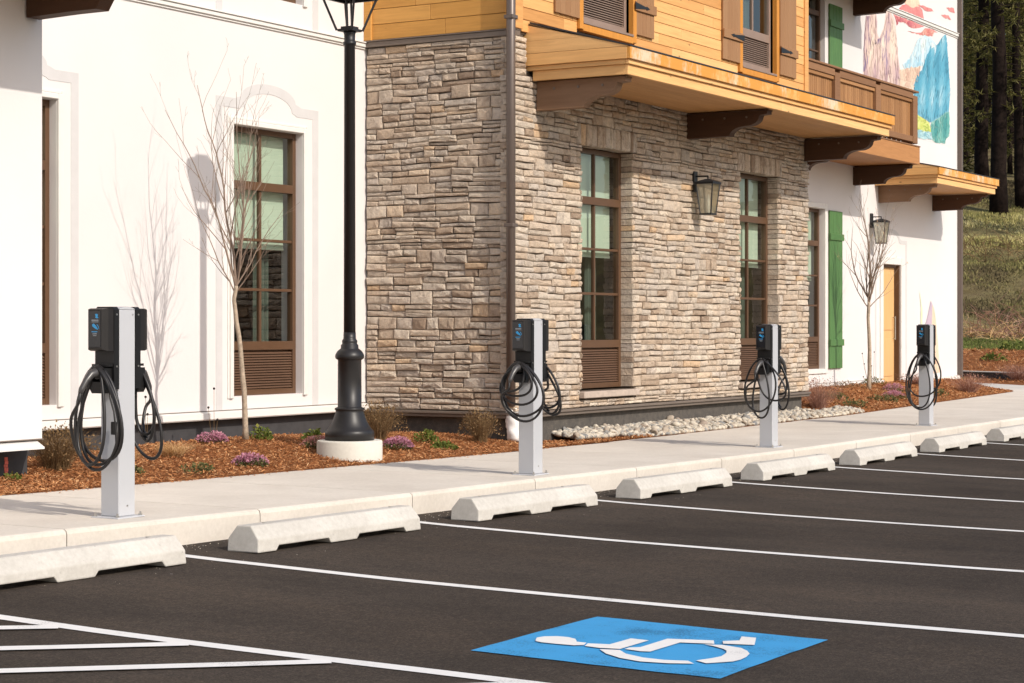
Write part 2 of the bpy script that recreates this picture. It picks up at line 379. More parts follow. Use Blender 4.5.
# ------------------------------------------------------------------ mesh helpers
class MB:
    def __init__(self):
        self.v = []; self.f = []; self.r = []; self.mi = []; self.sm = []
        self.cur = 0; self.rnd = 0.5; self.smooth = False
    def add(self, vs, fs):
        o = len(self.v)
        self.v.extend(vs)
        for q in fs:
            self.f.append([i + o for i in q]); self.r.append(self.rnd); self.mi.append(self.cur); self.sm.append(self.smooth)
    def box(self, x0, x1, y0, y1, z0, z1):
        self.add([(x0, y0, z0), (x1, y0, z0), (x1, y1, z0), (x0, y1, z0), (x0, y0, z1), (x1, y0, z1), (x1, y1, z1), (x0, y1, z1)],
                 [(0, 3, 2, 1), (4, 5, 6, 7), (0, 1, 5, 4), (1, 2, 6, 5), (2, 3, 7, 6), (3, 0, 4, 7)])
    def bbox(self, x0, x1, y0, y1, z0, z1, b=0.004):
        """box with chamfered edges"""
        b = min(b, (x1 - x0) * .4, (y1 - y0) * .4, (z1 - z0) * .4)
        vs = []; idx = {}
        for sx in (0, 1):
            for sy in (0, 1):
                for sz in (0, 1):
                    X = (x0, x1)[sx]; Y = (y0, y1)[sy]; Z = (z0, z1)[sz]
                    ix = X + (b if sx == 0 else -b); iy = Y + (b if sy == 0 else -b); iz = Z + (b if sz == 0 else -b)
                    idx[(sx, sy, sz, 0)] = len(vs); vs.append((X, iy, iz))
                    idx[(sx, sy, sz, 1)] = len(vs); vs.append((ix, Y, iz))
                    idx[(sx, sy, sz, 2)] = len(vs); vs.append((ix, iy, Z))
        fs = []
        I = idx
        for s in (0, 1):
            fs.append([I[(s, 0, 0, 0)], I[(s, 1, 0, 0)], I[(s, 1, 1, 0)], I[(s, 0, 1, 0)]])
            fs.append([I[(0, s, 0, 1)], I[(1, s, 0, 1)], I[(1, s, 1, 1)], I[(0, s, 1, 1)]])
            fs.append([I[(0, 0, s, 2)], I[(1, 0, s, 2)], I[(1, 1, s, 2)], I[(0, 1, s, 2)]])
        for a in (0, 1):
            for c in (0, 1):
                fs.append([I[(a, c, 0, 0)], I[(a, c, 1, 0)], I[(a, c, 1, 1)], I[(a, c, 0, 1)]])
                fs.append([I[(a, 0, c, 0)], I[(a, 1, c, 0)], I[(a, 1, c, 2)], I[(a, 0, c, 2)]])
                fs.append([I[(0, a, c, 1)], I[(1, a, c, 1)], I[(1, a, c, 2)], I[(0, a, c, 2)]])
                for d in (0, 1):
                    fs.append([I[(a, c, d, 0)], I[(a, c, d, 1)], I[(a, c, d, 2)]])
        self.add(vs, fs)
    def lathe(self, prof, cx=0, cy=0, n=24, cap=True):
        vs = []
        for (r, z) in prof:
            for i in range(n):
                a = 2 * pi * i / n
                vs.append((cx + r * cos(a), cy + r * sin(a), z))
        fs = []
        for j in range(len(prof) - 1):
            for i in range(n):
                fs.append((j * n + i, j * n + (i + 1) % n, (j + 1) * n + (i + 1) % n, (j + 1) * n + i))
        if cap:
            fs.append(tuple(range(n))[::-1]); fs.append(tuple((len(prof) - 1) * n + i for i in range(n)))
        self.add(vs, fs)
    def tube(self, pts, rad, n=8, cap=True):
        pts = [Vector(p) for p in pts]
        if not isinstance(rad, (list, tuple)):
            rad = [rad] * len(pts)
        vs = []
        up = None
        for i, p in enumerate(pts):
            t = (pts[min(i + 1, len(pts) - 1)] - pts[max(i - 1, 0)]).normalized()
            if up is None:
                up = Vector((0, 0, 1)) if abs(t.z) < 0.9 else Vector((1, 0, 0))
                up = (up - t * up.dot(t)).normalized()
            else:
                up = up - t * up.dot(t)
                up = up.normalized() if up.length > 1e-6 else t.orthogonal().normalized()
            sd_ = t.cross(up)
            for j in range(n):
                a = 2 * pi * j / n
                vs.append(tuple(p + (up * cos(a) + sd_ * sin(a)) * rad[i]))
        fs = []
        for i in range(len(pts) - 1):
            for j in range(n):
                fs.append((i * n + j, i * n + (j + 1) % n, (i + 1) * n + (j + 1) % n, (i + 1) * n + j))
        if cap:
            fs.append(tuple(range(n))[::-1]); fs.append(tuple((len(pts) - 1) * n + i for i in range(n)))
        self.add(vs, fs)
    def prism(self, poly, fn, t0, t1):
        """poly list of (a,b); fn(a,b,t)->xyz"""
        n = len(poly)
        vs = [fn(a, b, t0) for a, b in poly] + [fn(a, b, t1) for a, b in poly]
        fs = [tuple(range(n)), tuple(range(2 * n - 1, n - 1, -1))]
        for i in range(n):
            j = (i + 1) % n
            fs.append((i, j, n + j, n + i))
        self.add(vs, fs)
    def build(self, name, mats, parent=None, kind=None, label=None):
        if not isinstance(mats, (list, tuple)):
            mats = [mats]
        me = bpy.data.meshes.new(name)
        off = (0, 0, 0)
        if parent is not None:
            off = wloc(parent)
        vs = self.v if off == (0, 0, 0) else [(a - off[0], b - off[1], c - off[2]) for a, b, c in self.v]
        me.from_pydata(vs, [], self.f)
        for m in mats:
            me.materials.append(m)
        at = me.attributes.new('rnd', 'FLOAT', 'FACE')
        at.data.foreach_set('value', self.r)
        if len(mats) > 1:
            me.polygons.foreach_set('material_index', self.mi)
        me.polygons.foreach_set('use_smooth', self.sm)
        me.update()
        o = bpy.data.objects.new(name, me)
        COL.objects.link(o)
        if parent is not None:
            o.parent = parent
        if kind: o['kind'] = kind
        if label: o['label'] = label
        return o

def wloc(o):
    x = y = z = 0.0
    while o is not None:
        x += o.location.x; y += o.location.y; z += o.location.z
        o = o.parent
    return (x, y, z)

def thing(name, loc, label, cat, group=None):
    o = bpy.data.objects.new(name, None)
    COL.objects.link(o); o.location = loc
    o.empty_display_size = 0.1
    tag(o, label, cat, group)
    return o
def tag(o, label, cat, group=None):
    o['label'] = label; o['category'] = cat
    if group: o['group'] = group
    return o
def child(parent, name, mat, fn, kind=None, label=None, smooth=False, rnd=None):
    b = MB(); b.smooth = smooth
    b.rnd = R.random() if rnd is None else rnd
    fn(b)
    return b.build(name, mat, parent, kind, label)

# ------------------------------------------------------------------ ground shapes
def gs(X):    # level of the sidewalk
    return float(np.interp(X, [0, 5, 8.6, 10.4, 12.3, 14.2, 17, 19.5, 22, 25, 30, 60], [.09, .06, .034, .008, -.014, -.028, -.055, -.070, -.070, -.063, -.055, -.03]))
def lx(X):
    return np.interp(X, [-20, 8, 9.6, 12, 14.4, 16.9, 19.5, 25, 60], [-.12, -.162, -.178, -.197, -.226, -.244, -.256, -.256, -.25])
def ly(Y):
    return np.interp(Y, [-30, 2.7, 3.8, 5.2, 6.2, 7.5, 8.3], [-.40, -.073, -.068, -.052, -.035, 0, .03])
def lot(X, Y):
    return float(lx(X) + ly(Y))
def yback(X):    # back edge of the paving
    return float(np.interp(X, [0, 10, 16, 19, 27.2, 38.4, 40.1, 41.0, 44.5], [10.25, 10.25, 10.2, 10.3, 10.42, 11.35, 12.4, 14.2, 20.0]))
def mulch(X, Y):
    amp = float(np.interp(X, [10.2, 11.8, 13.3, 14.4, 15.6, 16.8, 17.9, 18.7, 26.9, 27.8, 40], [.07, .08, .10, .165, .17, .13, .12, .03, .03, .22, .24]))
    L = 3.1 if X < 18.7 else 3.5
    t = (Y - yback(X)) / L
    return gs(X) + amp * sin(pi * min(1, max(0, t))) ** 1.6 + 0.010 + (0.012 * sin(X * 5.1 + Y * 3.3) * sin(Y * 6.1 - X * 2.2) if t > 0.05 else 0)
def hill(X, Y):
    w_ = .8606 * X + .509 * Y
    z = float(np.interp(w_, [-500, 48.3, 50, 56, 60, 70, 85, 100, 130, 400], [-.10, -.10, .12, .50, .9, 3.3, 7.0, 9.6, 14, 40]))
    if w_ > 50:
        z += 0.25 * sin(X * .31 + 1.3) * sin(Y * .27) * min(1, (w_ - 50) / 15) + 0.10 * sin(X * 1.1 + Y * .7) * min(1, (w_ - 50) / 15)
    k_ = min(1.0, max(0.0, (Y - 9.0) / 4.0)) if X < 110 else 1.0
    return -.10 + (z + .10) * k_

# ------------------------------------------------------------------ setting: ground
def grid(name, xs, ys, fz, mat, kind='structure', label=None, cut=None):
    vs = [(x, y, fz(x, y)) for y in ys for x in xs]
    nx = len(xs)
    fs = []
    for j in range(len(ys) - 1):
        for i in range(nx - 1):
            if cut and cut(0.5 * (xs[i] + xs[i + 1]), 0.5 * (ys[j] + ys[j + 1])):
                continue
            fs.append((j * nx + i, j * nx + i + 1, (j + 1) * nx + i + 1, (j + 1) * nx + i))
    b = MB(); b.smooth = True
    b.add(vs, fs)
    return b.build(name, mat, None, kind, label)

xs = list(np.arange(-300, -20, 20)) + list(np.arange(-20, 80, 2.0)) + list(np.arange(80, 460, 20))
ys = list(np.arange(-300, -20, 20)) + list(np.arange(-20, 80, 2.0)) + list(np.arange(80, 460, 20))
grid('hillside_ground', xs, ys, lambda x, y: hill(x, y) - (0.75 if (y < 20 and x < 46) or (y < 9 and x < 110) else 0), M['hill'], label='grassy earth around the car park rising to the wooded hill')

xs = list(np.arange(-60, 5, 4.0)) + list(np.arange(5, 30, 0.5)) + list(np.arange(30, 101, 5.0))
ys = list(np.arange(-40, 0, 2.5)) + list(np.arange(0, 8.01, 0.2)) + [8.11]
grid('parking_lot', xs, ys, lot, M['asphalt'], label='dark asphalt parking lot surface')

def strip(name, pts, width, z_off, mat, label=None):
    """flat painted strip following the lot surface through points"""
    b = MB()
    vs = []
    P = []
    for i in range(len(pts) - 1):
        a = Vector(pts[i]); c = Vector(pts[i + 1]); n = max(1, int((c - a).length / 0.2))
        for j in range(n):
            P.append(a + (c - a) * j / n)
    P.append(Vector(pts[-1]))
    for i, p in enumerate(P):
        t = (P[min(i + 1, len(P) - 1)] - P[max(i - 1, 0)]).normalized()
        s = Vector((-t.y, t.x)) * width / 2
        for q in (p + s, p - s):
            vs.append((q.x, q.y, lot(q.x, q.y) + z_off))
    b.add(vs, [(2 * i, 2 * i + 1, 2 * i + 3, 2 * i + 2) for i in range(len(P) - 1)])
    return b.build(name, mat, None, 'structure', label)
LX_ = [6.9, 9.25, 11.86, 14.43, 17.0, 19.55, 22.1, 24.65, 27.2, 29.8]
for i, X in enumerate(LX_):
    wob = [(X + 0.006 * sin(j * 1.7 + i), 7.9 - 5.5 * j / 8.0) for j in range(9)]
    strip('parking_line', wob, 0.10, 0.004, M['linepaint'])
strip('parking_line', [(5.35, 7.9), (5.35, 2.4)], 0.10, 0.004, M['linepaint'])
for i in range(6):
    y0 = 6.47 - 0.772 * i - (.16 if i > 2 else 0)
    L = min(1.42, 7.9 - y0 - 0.05)
    strip('hatch_line', [(6.85, y0 + 0.02), (6.85 - L, y0 + L * 1.02)], 0.10, 0.008, M['linepaint'])

BLUE = [[8.67, 4.64], [8.62, 3.41], [7.41, 3.40], [7.435, 4.61]]
ISA = {'head': [[7.831, 4.508], [7.88, 4.53], [7.93, 4.518], [7.966, 4.47], [7.972, 4.418], [7.945, 4.365], [7.90, 4.335], [7.879, 4.324], [7.88, 4.273], [7.818, 4.252], [7.785, 4.285], [7.776, 4.355], [7.774, 4.445], [7.79, 4.485]],
 'torso': [[7.796, 4.236], [7.868, 4.259], [7.899, 4.165], [8.106, 4.165], [8.103, 4.071], [7.814, 4.068], [7.787, 4.156]],
 'leg': [[7.825, 4.052], [7.874, 4.052], [7.908, 4.016], [8.198, 4.024], [8.278, 3.829], [8.185, 3.783], [8.13, 3.928], [7.825, 3.926], [7.81, 3.968]],
 'foot': [[8.285, 3.788], [8.346, 3.732], [8.464, 3.774], [8.464, 3.701], [8.257, 3.619], [8.213, 3.753]],
 'wheel_a': [[7.758, 4.141], [7.789, 4.058], [7.717, 3.989], [7.672, 3.883], [7.668, 3.78], [7.702, 3.684], [7.65, 3.63], [7.6, 3.728], [7.575, 3.849], [7.605, 3.96], [7.672, 4.064]],
 'wheel_b': [[8.146, 3.817], [8.177, 3.737], [8.143, 3.633], [8.08, 3.575], [8.013, 3.535], [7.924, 3.512], [7.85, 3.505], [7.788, 3.513], [7.686, 3.59], [7.727, 3.658], [7.82, 3.625], [7.886, 3.612], [7.978, 3.63], [8.035, 3.655], [8.076, 3.691], [8.125, 3.762]]}
def flatpoly(name, poly, dz, mat, parent=None, label=None):
    b = MB()
    b.add([(x, y, lot(x, y) + dz) for x, y in poly], [tuple(range(len(poly)))])
    return b.build(name, mat, parent, 'structure' if parent is None else None, label)
def bluegrid():
    b = MB(); n = 8; vs = []
    A, B_, C_, D_ = [Vector(p) for p in (BLUE[3], BLUE[0], BLUE[1], BLUE[2])]
    for j in range(n + 1):
        for i in range(n + 1):
            u, v_ = i / n, j / n
            p = (A * (1 - u) + B_ * u) * (1 - v_) + (D_ * (1 - u) + C_ * u) * v_
            e = 0.004 * sin(u * 17 + v_ * 23) * (1 if (j in (0, n) or i in (0, n)) else 0)
            vs.append((p.x + e, p.y + e * .6, lot(p.x, p.y) + 0.004))
    b.add(vs, [(j * (n + 1) + i, j * (n + 1) + i + 1, (j + 1) * (n + 1) + i + 1, (j + 1) * (n + 1) + i) for j in range(n) for i in range(n)])
    o = b.build('accessible_parking_square', M['bluepaint'], None, 'structure', 'sky blue painted square with the white wheelchair symbol on the asphalt')
    for kx, poly in ISA.items():
        flatpoly('wheelchair_symbol', poly, 0.009, M['linepaint'], o)
bluegrid()

# sidewalk: base plus slabs with joints
side = MB()
xs_ = [-20, -10, 0] + [float(x) for x in np.arange(5, 61, 2.5)]
for i in range(len(xs_) - 1):
    a, c = xs_[i], xs_[i + 1]
    side.add([(a, 8.13, gs(a) - .02), (c, 8.13, gs(c) - .02), (c, yback(min(c, 26)), gs(c) - .02), (a, yback(min(a, 26)), gs(a) - .02),
              (a, 8.13, -.6), (c, 8.13, -.6)], [(0, 1, 2, 3), (4, 5, 1, 0)])
sidewalk = side.build('sidewalk', M['concrete'], None, 'structure', 'pale concrete sidewalk with an integral kerb')
X = 8.62 - 1.815 * 6
i = 0
while X < 52:
    x0, x1 = X + .005, X + 1.815 - .005
    b = MB(); b.rnd = R.random(); b.smooth = False
    yb = yback(x0) if x1 < 27.2 else 10.42
    # profile with a rounded kerb nose, swept in X
    prof = [(8.10, -.55), (8.10, gs(x0) - .030), (8.106, gs(x0) - .012), (8.122, gs(x0) - .002), (8.145, gs(x0)), (8.9, gs(x0) + .004), (yb, gs(x0) + .008), (yb, gs(x0) - .20)]
    vs = []
    for x_ in (x0, x1):
        dz = gs(x_) - gs(x0)
        vs += [(x_, y_, z_ + (dz if z_ > -.5 else 0)) for y_, z_ in prof]
    n = len(prof)
    b.add(vs, [(q, q + 1, n + q + 1, n + q) for q in range(n - 1)] + [tuple(range(n)), tuple(range(2 * n - 1, n - 1, -1))])
    b.build('slab', M['concrete'], sidewalk)
    X += 1.815; i += 1
# paving that widens to the right and the path round the building's far corner
b = MB()
poly = [(27.2, 10.425), (38.4, 11.35), (40.1, 12.4), (41.0, 14.2), (44.5, 20), (48.5, 20), (45.1, 14.9), (42.6, 12.4), (46, 12.2), (75, 12.2), (75, 10.425)]
b.add([(x, y, gs(x) + .008) for x, y in poly], [tuple(range(len(poly)))])
b.build('path', M['concrete'], None, 'structure', 'pale concrete path leaving the sidewalk round the far building corner')

# mulch bed surfaces
def mgrid(name, x0, x1, nx, y1f, ny, label, fz=mulch, mat=None, y0f=yback):
    b = MB(); b.smooth = True; vs = []
    for j in range(ny + 1):
        for i in range(nx + 1):
            x = x0 + (x1 - x0) * i / nx
            a = y0f(x) - 0.01; c = y1f(x)
            y = a + (c - a) * j / ny
            vs.append((x, y, fz(x, y)))
    b.add(vs, [(j * (nx + 1) + i, j * (nx + 1) + i + 1, (j + 1) * (nx + 1) + i + 1, (j + 1) * (nx + 1) + i) for j in range(ny) for i in range(nx)])
    return b.build(name, mat or M['mulch'], None, 'structure', label)
mgrid('mulch_bed', 5, 19.3, 90, lambda x: 13.2, 20, 'planting bed of bark mulch in front of the white wall')
mgrid('rock_bed', 19.3, 26.9, 50, lambda x: 11.2, 8, 'gravel bed along the stone wall', mat=M['mulch'])
mgrid('mulch_bed', 26.9, 40.0, 70, lambda x: 13.2, 14, 'planting bed of bark mulch beside the green shutter and the door')
def farm(x, y): return hill(x, y) + .06
b = MB(); b.smooth = True
vs = []
NXF, NYF = 24, 24
for j in range(NYF + 1):
    for i in range(NXF + 1):
        w_ = 43.0 + 12.5 * j / NYF ; r_ = 5.0 + 16 * i / NXF
        x = .8606 * w_ + .509 * r_; y = .509 * w_ - .8606 * r_
        vs.append((x, y, (gs(x) - .005 if w_ < 48.3 else hill(x, y) + .03)))
b.add(vs, [(j * (NXF + 1) + i, j * (NXF + 1) + i + 1, (j + 1) * (NXF + 1) + i + 1, (j + 1) * (NXF + 1) + i) for j in range(NYF) for i in range(NXF) if vs[j * (NXF + 1) + i + 1][1] > 10.6])
b.build('mulch_bank', M['mulch'], None, 'structure', 'reddish bark mulch bank at the foot of the grass hill')

# ------------------------------------------------------------------ building
YW, YS, XC = 12.8, 10.85, 18.40
BLD = thing('building', (18.6, 12.0, 0.0), 'large alpine style building of white plaster, ledge stone and yellow cedar siding behind the chargers', 'building')

def fX(y0):      # wall running along X, facing -Y ; (s, z, depth)
    return lambda s, z, d: (s, y0 + d, z)
def fY(x0):      # wall running along Y, facing -X
    return lambda s, z, d: (x0 + d, s, z)

def wall(b, fn, s0, s1, z0, z1, holes, t=0.28, reveal=0.2):
    ss = sorted(set([s0, s1] + [h[0] for h in holes] + [h[1] for h in holes]))
    zz = sorted(set([z0, z1] + [h[2] for h in holes] + [h[3] for h in holes]))
    for i in range(len(ss) - 1):
        for j in range(len(zz) - 1):
            cs = (ss[i] + ss[i + 1]) / 2; cz = (zz[j] + zz[j + 1]) / 2
            if any(h[0] < cs < h[1] and h[2] < cz < h[3] for h in holes):
                continue
            for d in (0, t):
                b.add([fn(ss[i], zz[j], d), fn(ss[i + 1], zz[j], d), fn(ss[i + 1], zz[j + 1], d), fn(ss[i], zz[j + 1], d)], [(0, 1, 2, 3)])
    for (a, c, e, f) in holes + [(s0, s1, z0, z1)]:
        for (p, q) in (((a, e), (c, e)), ((c, e), (c, f)), ((c, f), (a, f)), ((a, f), (a, e))):
            b.add([fn(p[0], p[1], 0), fn(q[0], q[1], 0), fn(q[0], q[1], t), fn(p[0], p[1], t)], [(0, 1, 2, 3)])

def barX(b, fn, s0, s1, z0, z1, d0, d1, ch=0.003):
    p = fn(s0, z0, d0); q = fn(s1, z1, d1)
    b.bbox(min(p[0], q[0]), max(p[0], q[0]), min(p[1], q[1]), max(p[1], q[1]), min(p[2], q[2]), max(p[2], q[2]), ch)

# openings
W1A = (12.30, 13.49, 0.50, 3.28)
W1B = (16.03, 17.22, 0.50, 3.28)
U1B = (16.03, 17.22, 4.66, 6.9)
U1A = (12.30, 13.49, 4.66, 6.9)
SW1 = (19.88, 21.15, 0.50, 3.28)
SW2 = (24.28, 25.55, 0.50, 3.28)
W2A = (31.00, 32.15, 0.50, 3.24)
W2U = (31.00, 32.20, 4.70, 6.90)
DOOR = (35.02, 35.98, 0.16, 2.38)
SU1 = (19.86, 21.10, 4.66, 6.6)
SU2 = (24.28, 25.42, 4.66, 6.6)

# near block (left edge of the frame)
child(BLD, 'plaster_wall', M['plaster'], lambda b: wall(b, fX(10.90), 4.0, 11.33, 0.352, 7.5, []), label='smooth white plaster wall nearest the camera')
child(BLD, 'plaster_wall', M['plaster'], lambda b: (b.box(11.07, 11.328, 11.19, 12.79, .34, 7.5)))
child(BLD, 'base_trim', M['trimwhite'], lambda b: (b.add([(4, 10.72, .285), (11.17, 10.72, .285), (11.17, 10.72, .300), (4, 10.72, .300), (4, 10.93, .338), (11.30, 10.93, .338), (11.34, 12.8, .30), (11.34, 12.8, .285), (4, 10.95, .285), (11.2, 10.95, .285)],
      [(0, 1, 2, 3), (3, 2, 5, 4), (0, 8, 9, 1), (1, 7, 6, 2)])), label='sloped white drip moulding at the foot of the wall')
child(BLD, 'painted_shadow_line', M['flash'], lambda b: b.box(4, 11.335, 10.888, 10.95, .343, .352))  # grey strip painting in the shadow line between wall and drip moulding
child(BLD, 'foundation', M['found_dark'], lambda b: b.box(4, 11.325, 11.05, 12.7, -.5, .335))
def red(b):
    for i, (z0, z1) in enumerate(((.080, .105), (.107, .135), (.137, .160), (.162, .185), (.187, .215))):
        b.box(11.085 - .004 * (i % 3), 11.115 + .005 * (i % 2), 11.046, 11.0495, z0, z1)
child(BLD, 'spray_mark', M['redpaint'], red)

# white wall 1
child(BLD, 'plaster_wall', M['plaster'], lambda b: wall(b, fX(YW), 11.32, 18.60, 0.30, 7.5, [W1A, W1B, U1A, U1B]), label='white plaster wall with tall brown window left of the stone')
child(BLD, 'foundation', M['found_dark'], lambda b: b.box(11.31, 18.62, YW + .06, YW + .3, -.5, .295))
def trimA(b, x0, x1, z):
    b.add([(x0, YW - .005, z + .085), (x1, YW - .005, z + .085), (x1, YW - .055, z + .07), (x0, YW - .055, z + .07), (x0, YW - .06, z + .012), (x1, YW - .06, z + .012),
           (x1, YW - .05, z), (x0, YW - .05, z), (x0, YW + .1, z), (x1, YW + .1, z)],
          [(0, 3, 2, 1), (3, 4, 5, 2), (4, 7, 6, 5), (7, 8, 9, 6)])
child(BLD, 'base_trim', M['trimwhite'], lambda b: trimA(b, 11.33, 18.5, .275))
child(BLD, 'painted_shadow_line', M['flash'], lambda b: b.box(11.33, 18.42, YW - .010, YW + .01, .3605, .368))  # dark strip added as the shadow line along the trim top
child(BLD, 'painted_shadow_line', M['flash'], lambda b: b.box(26.66, 34.85, YW - .010, YW + .01, .2505, .257))  # same painted shadow line above the trim of the far white wall
child(BLD, 'string_course', M['trimwhite'], lambda b: (b.bbox(11.33, 18.515, YW - .03, YW + .01, 4.345, 4.385, .004), b.bbox(11.33, 18.515, YW - .045, YW + .01, 4.389, 4.402, .002), b.bbox(11.33, 18.515, YW - .018, YW + .01, 4.322, 4.333, .002)))

def surround(op, arch=True, bandw=.10, lo=None, top=0.17, side_=0.165, off=0.0):
    """painted grey band with an arched head round an opening"""
    x0, x1, z0, z1 = op
    cx = (x0 + x1) / 2
    def outline(e):
        L = x0 - side_ - e; Rr = x1 + side_ + e + .02; T = z1 + top + e
        pts = [(L, lo if lo is not None else .36), (L, T)]
        hw = (Rr - L) / 2; c = (L + Rr) / 2
        r1 = hw * .60
        pts += [(c - r1 - .02 - e * .2, T), (c - r1 + .015, T + .02)]
        for i in range(0, 15):
            a = pi * (1 - i / 14.0)
            pts.append((c + (r1 - .06) * cos(a) * 1.0, T + .03 + (.165) * sin(a)))
        pts += [(c + r1 - .015, T + .02), (c + r1 + .02 + e * .2, T)]
        pts += [(Rr, T), (Rr, lo if lo is not None else .36)]
        return pts
    o_ = outline(bandw); i_ = outline(0)
    def f(b):
        n = len(o_)
        vs = [(x, YW - .004 + off, z) for x, z in o_] + [(x, YW - .004 + off, z) for x, z in i_]
        b.add(vs, [(i, i + 1, n + i + 1, n + i) for i in range(n - 1)])
        vs = [(x, YW - .004 + off, z) for x, z in o_] + [(x, YW + .002, z) for x, z in o_]
        b.add(vs, [(i, i + 1, n + i + 1, n + i) for i in range(n - 1)])
        vs = [(x, YW - .004 + off, z) for x, z in i_] + [(x, YW + .002, z) for x, z in i_]
        b.add(vs, [(i, i + 1, n + i + 1, n + i) for i in range(n - 1)])
    child(BLD, 'painted_surround', M['band'], f, label='grey painted band with arched head')
def casing(op, w_=.055):
    x0, x1, z0, z1 = op
    def f(b):
        b.bbox(x0 - w_, x0 - .002, YW - .028, YW + .01, z0 - .02, z1 + w_, .006)
        b.bbox(x1 + .002, x1 + w_, YW - .028, YW + .01, z0 - .02, z1 + w_, .006)
        b.bbox(x0 - .001, x1 + .001, YW - .027, YW + .01, z1 + .002, z1 + w_ - .001, .006)
        b.bbox(x0 - w_ - .03, x0 - w_ - .002, YW - .014, YW + .01, z0 - .02, z1 + w_ + .03, .004)
        b.bbox(x1 + w_ + .002, x1 + w_ + .03, YW - .014, YW + .01, z0 - .02, z1 + w_ + .03, .004)
        b.bbox(x0 - w_ - .001, x1 + w_ + .001, YW - .013, YW + .01, z1 + w_ + .002, z1 + w_ + .029, .004)
    child(BLD, 'window_surround', M['trimwhite'], f)

def window(op, y, style='ground', glassm='glass', cols=2, blindz=None, curtains=True, fm='winbrown', lm='louver'):
    x0, x1, z0, z1 = op
    fn = fX(y)
    fw = .055
    H = z1 - z0
    if style == 'ground':
        zt, zr = z0 + 2.18 * H / 2.78, [z0 + 1.62 * H / 2.78, z0 + 1.10 * H / 2.78]
        zg, zl = z0 + .56 * H / 2.78, z0 + .47 * H / 2.78
        zlb = z0 + .06
    else:
        zt, zr = z0 + 1.9, [z0 + 1.25]
        zg, zl = z0 + .56, z0 + .45
        zlb = z0 + .11
    w_ = MB()
    barX(w_, fn, x0, x0 + fw, z0, z1, 0, .08); barX(w_, fn, x1 - fw, x1, z0, z1, 0, .08)
    barX(w_, fn, x0 + fw, x1 - fw, z1 - fw, z1, .001, .08)
    barX(w_, fn, x0 + fw, x1 - fw, z0, zlb, .001, .08)
    W = w_.build('window', M[fm], BLD)
    child(W, 'transom', M[fm], lambda b: barX(b, fn, x0 + fw, x1 - fw, zt - .045, zt + .045, -.006, .07))
    child(W, 'rail', M[fm], lambda b: barX(b, fn, x0 + fw, x1 - fw, zl, zg, -.004, .07))
    zsplit = [z1 - fw, zt + .045] + [None]
    rows = [(zt + .045, z1 - fw)]
    prev = zt - .045
    for zz_ in zr:
        child(W, 'muntin', M[fm], lambda b, q=zz_: barX(b, fn, x0 + fw, x1 - fw, q - .015, q + .015, .012, .06))
        rows.append((zz_ + .015, prev)); prev = zz_ - .015
    rows.append((zg, prev))
    cxs = [x0 + fw + (x1 - x0 - 2 * fw) * i / cols for i in range(cols + 1)]
    for i in range(1, cols):
        for (a, c) in rows:
            child(W, 'muntin', M[fm], lambda b, q=cxs[i], a=a, c=c: barX(b, fn, q - .016, q + .016, a, c, .014, .058))
    for (a, c) in rows:
        for i in range(cols):
            p = cxs[i] + (.016 if i else 0); q = cxs[i + 1] - (.016 if i < cols - 1 else 0)
            tl = R.uniform(-.0022, .0022)
            def pane(b, p=p, q=q, a=a, c=c, tl=tl):
                b.add([(p, y + .036, a), (q, y + .036 + tl, a), (q, y + .036 + tl, c), (p, y + .036, c)], [(0, 1, 2, 3)])
            child(W, 'pane', M[glassm], pane)
    def lou(b):
        z = zlb + .01; i = 0
        while z < zl - .02:
            b.add([(x0 + fw, y + .012, z), (x1 - fw, y + .012, z), (x1 - fw, y + .050, z + .026), (x0 + fw, y + .050, z + .026),
                   (x0 + fw, y + .012, z + .006), (x1 - fw, y + .012, z + .006), (x1 - fw, y + .050, z + .031), (x0 + fw, y + .050, z + .031)],
                  [(0, 1, 5, 4), (4, 5, 6, 7), (0, 3, 2, 1)])
            z += .0275
        b.box(x0 + fw, x1 - fw, y + .06, y + .075, zlb, zl)
    child(W, 'louver', M[lm], lou, kind='stuff')
    bz = zr[0] - .06 if blindz is None else blindz
    if bz < 50:
        child(W, 'blind', M['blind'], lambda b: (b.box(x0 + .02, x1 - .07, y + .12, y + .125, bz, z1), b.bbox(x0 + .02, x1 - .07, y + .112, y + .135, bz - .03, bz, .003)))
    if curtains:
        def cur(b):
            b.smooth = True
            for (a, c) in ((x1 - .36, x1 - .10), (x0 + .30, x0 + .42)):
                n = 26; vs = []
                for i in range(n + 1):
                    u = i / n
                    for z in (zg - .3, z1):
                        vs.append((a + (c - a) * u, y + .30 + .03 * sin(u * (c - a) * 75), z))
                b.add(vs, [(2 * i, 2 * i + 2, 2 * i + 3, 2 * i + 1) for i in range(n)])
        child(W, 'curtain', M['curtain'], cur)
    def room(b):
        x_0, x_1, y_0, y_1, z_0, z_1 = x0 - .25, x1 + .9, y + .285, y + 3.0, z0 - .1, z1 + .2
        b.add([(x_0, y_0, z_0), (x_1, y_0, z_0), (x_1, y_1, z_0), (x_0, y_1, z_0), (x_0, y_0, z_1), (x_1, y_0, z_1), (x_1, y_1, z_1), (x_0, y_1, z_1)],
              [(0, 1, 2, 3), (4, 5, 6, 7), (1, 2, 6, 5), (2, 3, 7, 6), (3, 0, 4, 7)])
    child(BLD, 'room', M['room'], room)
    return W
window(W1A, YW + .085); window(W1B, YW + .085)
window(U1A, YW + .085, 'upper'); window(U1B, YW + .085, 'upper')
for op in (W1A, W1B):
    casing(op); surround(op)
for op in (U1A, U1B):
    casing(op, .055); surround(op, lo=4.41)

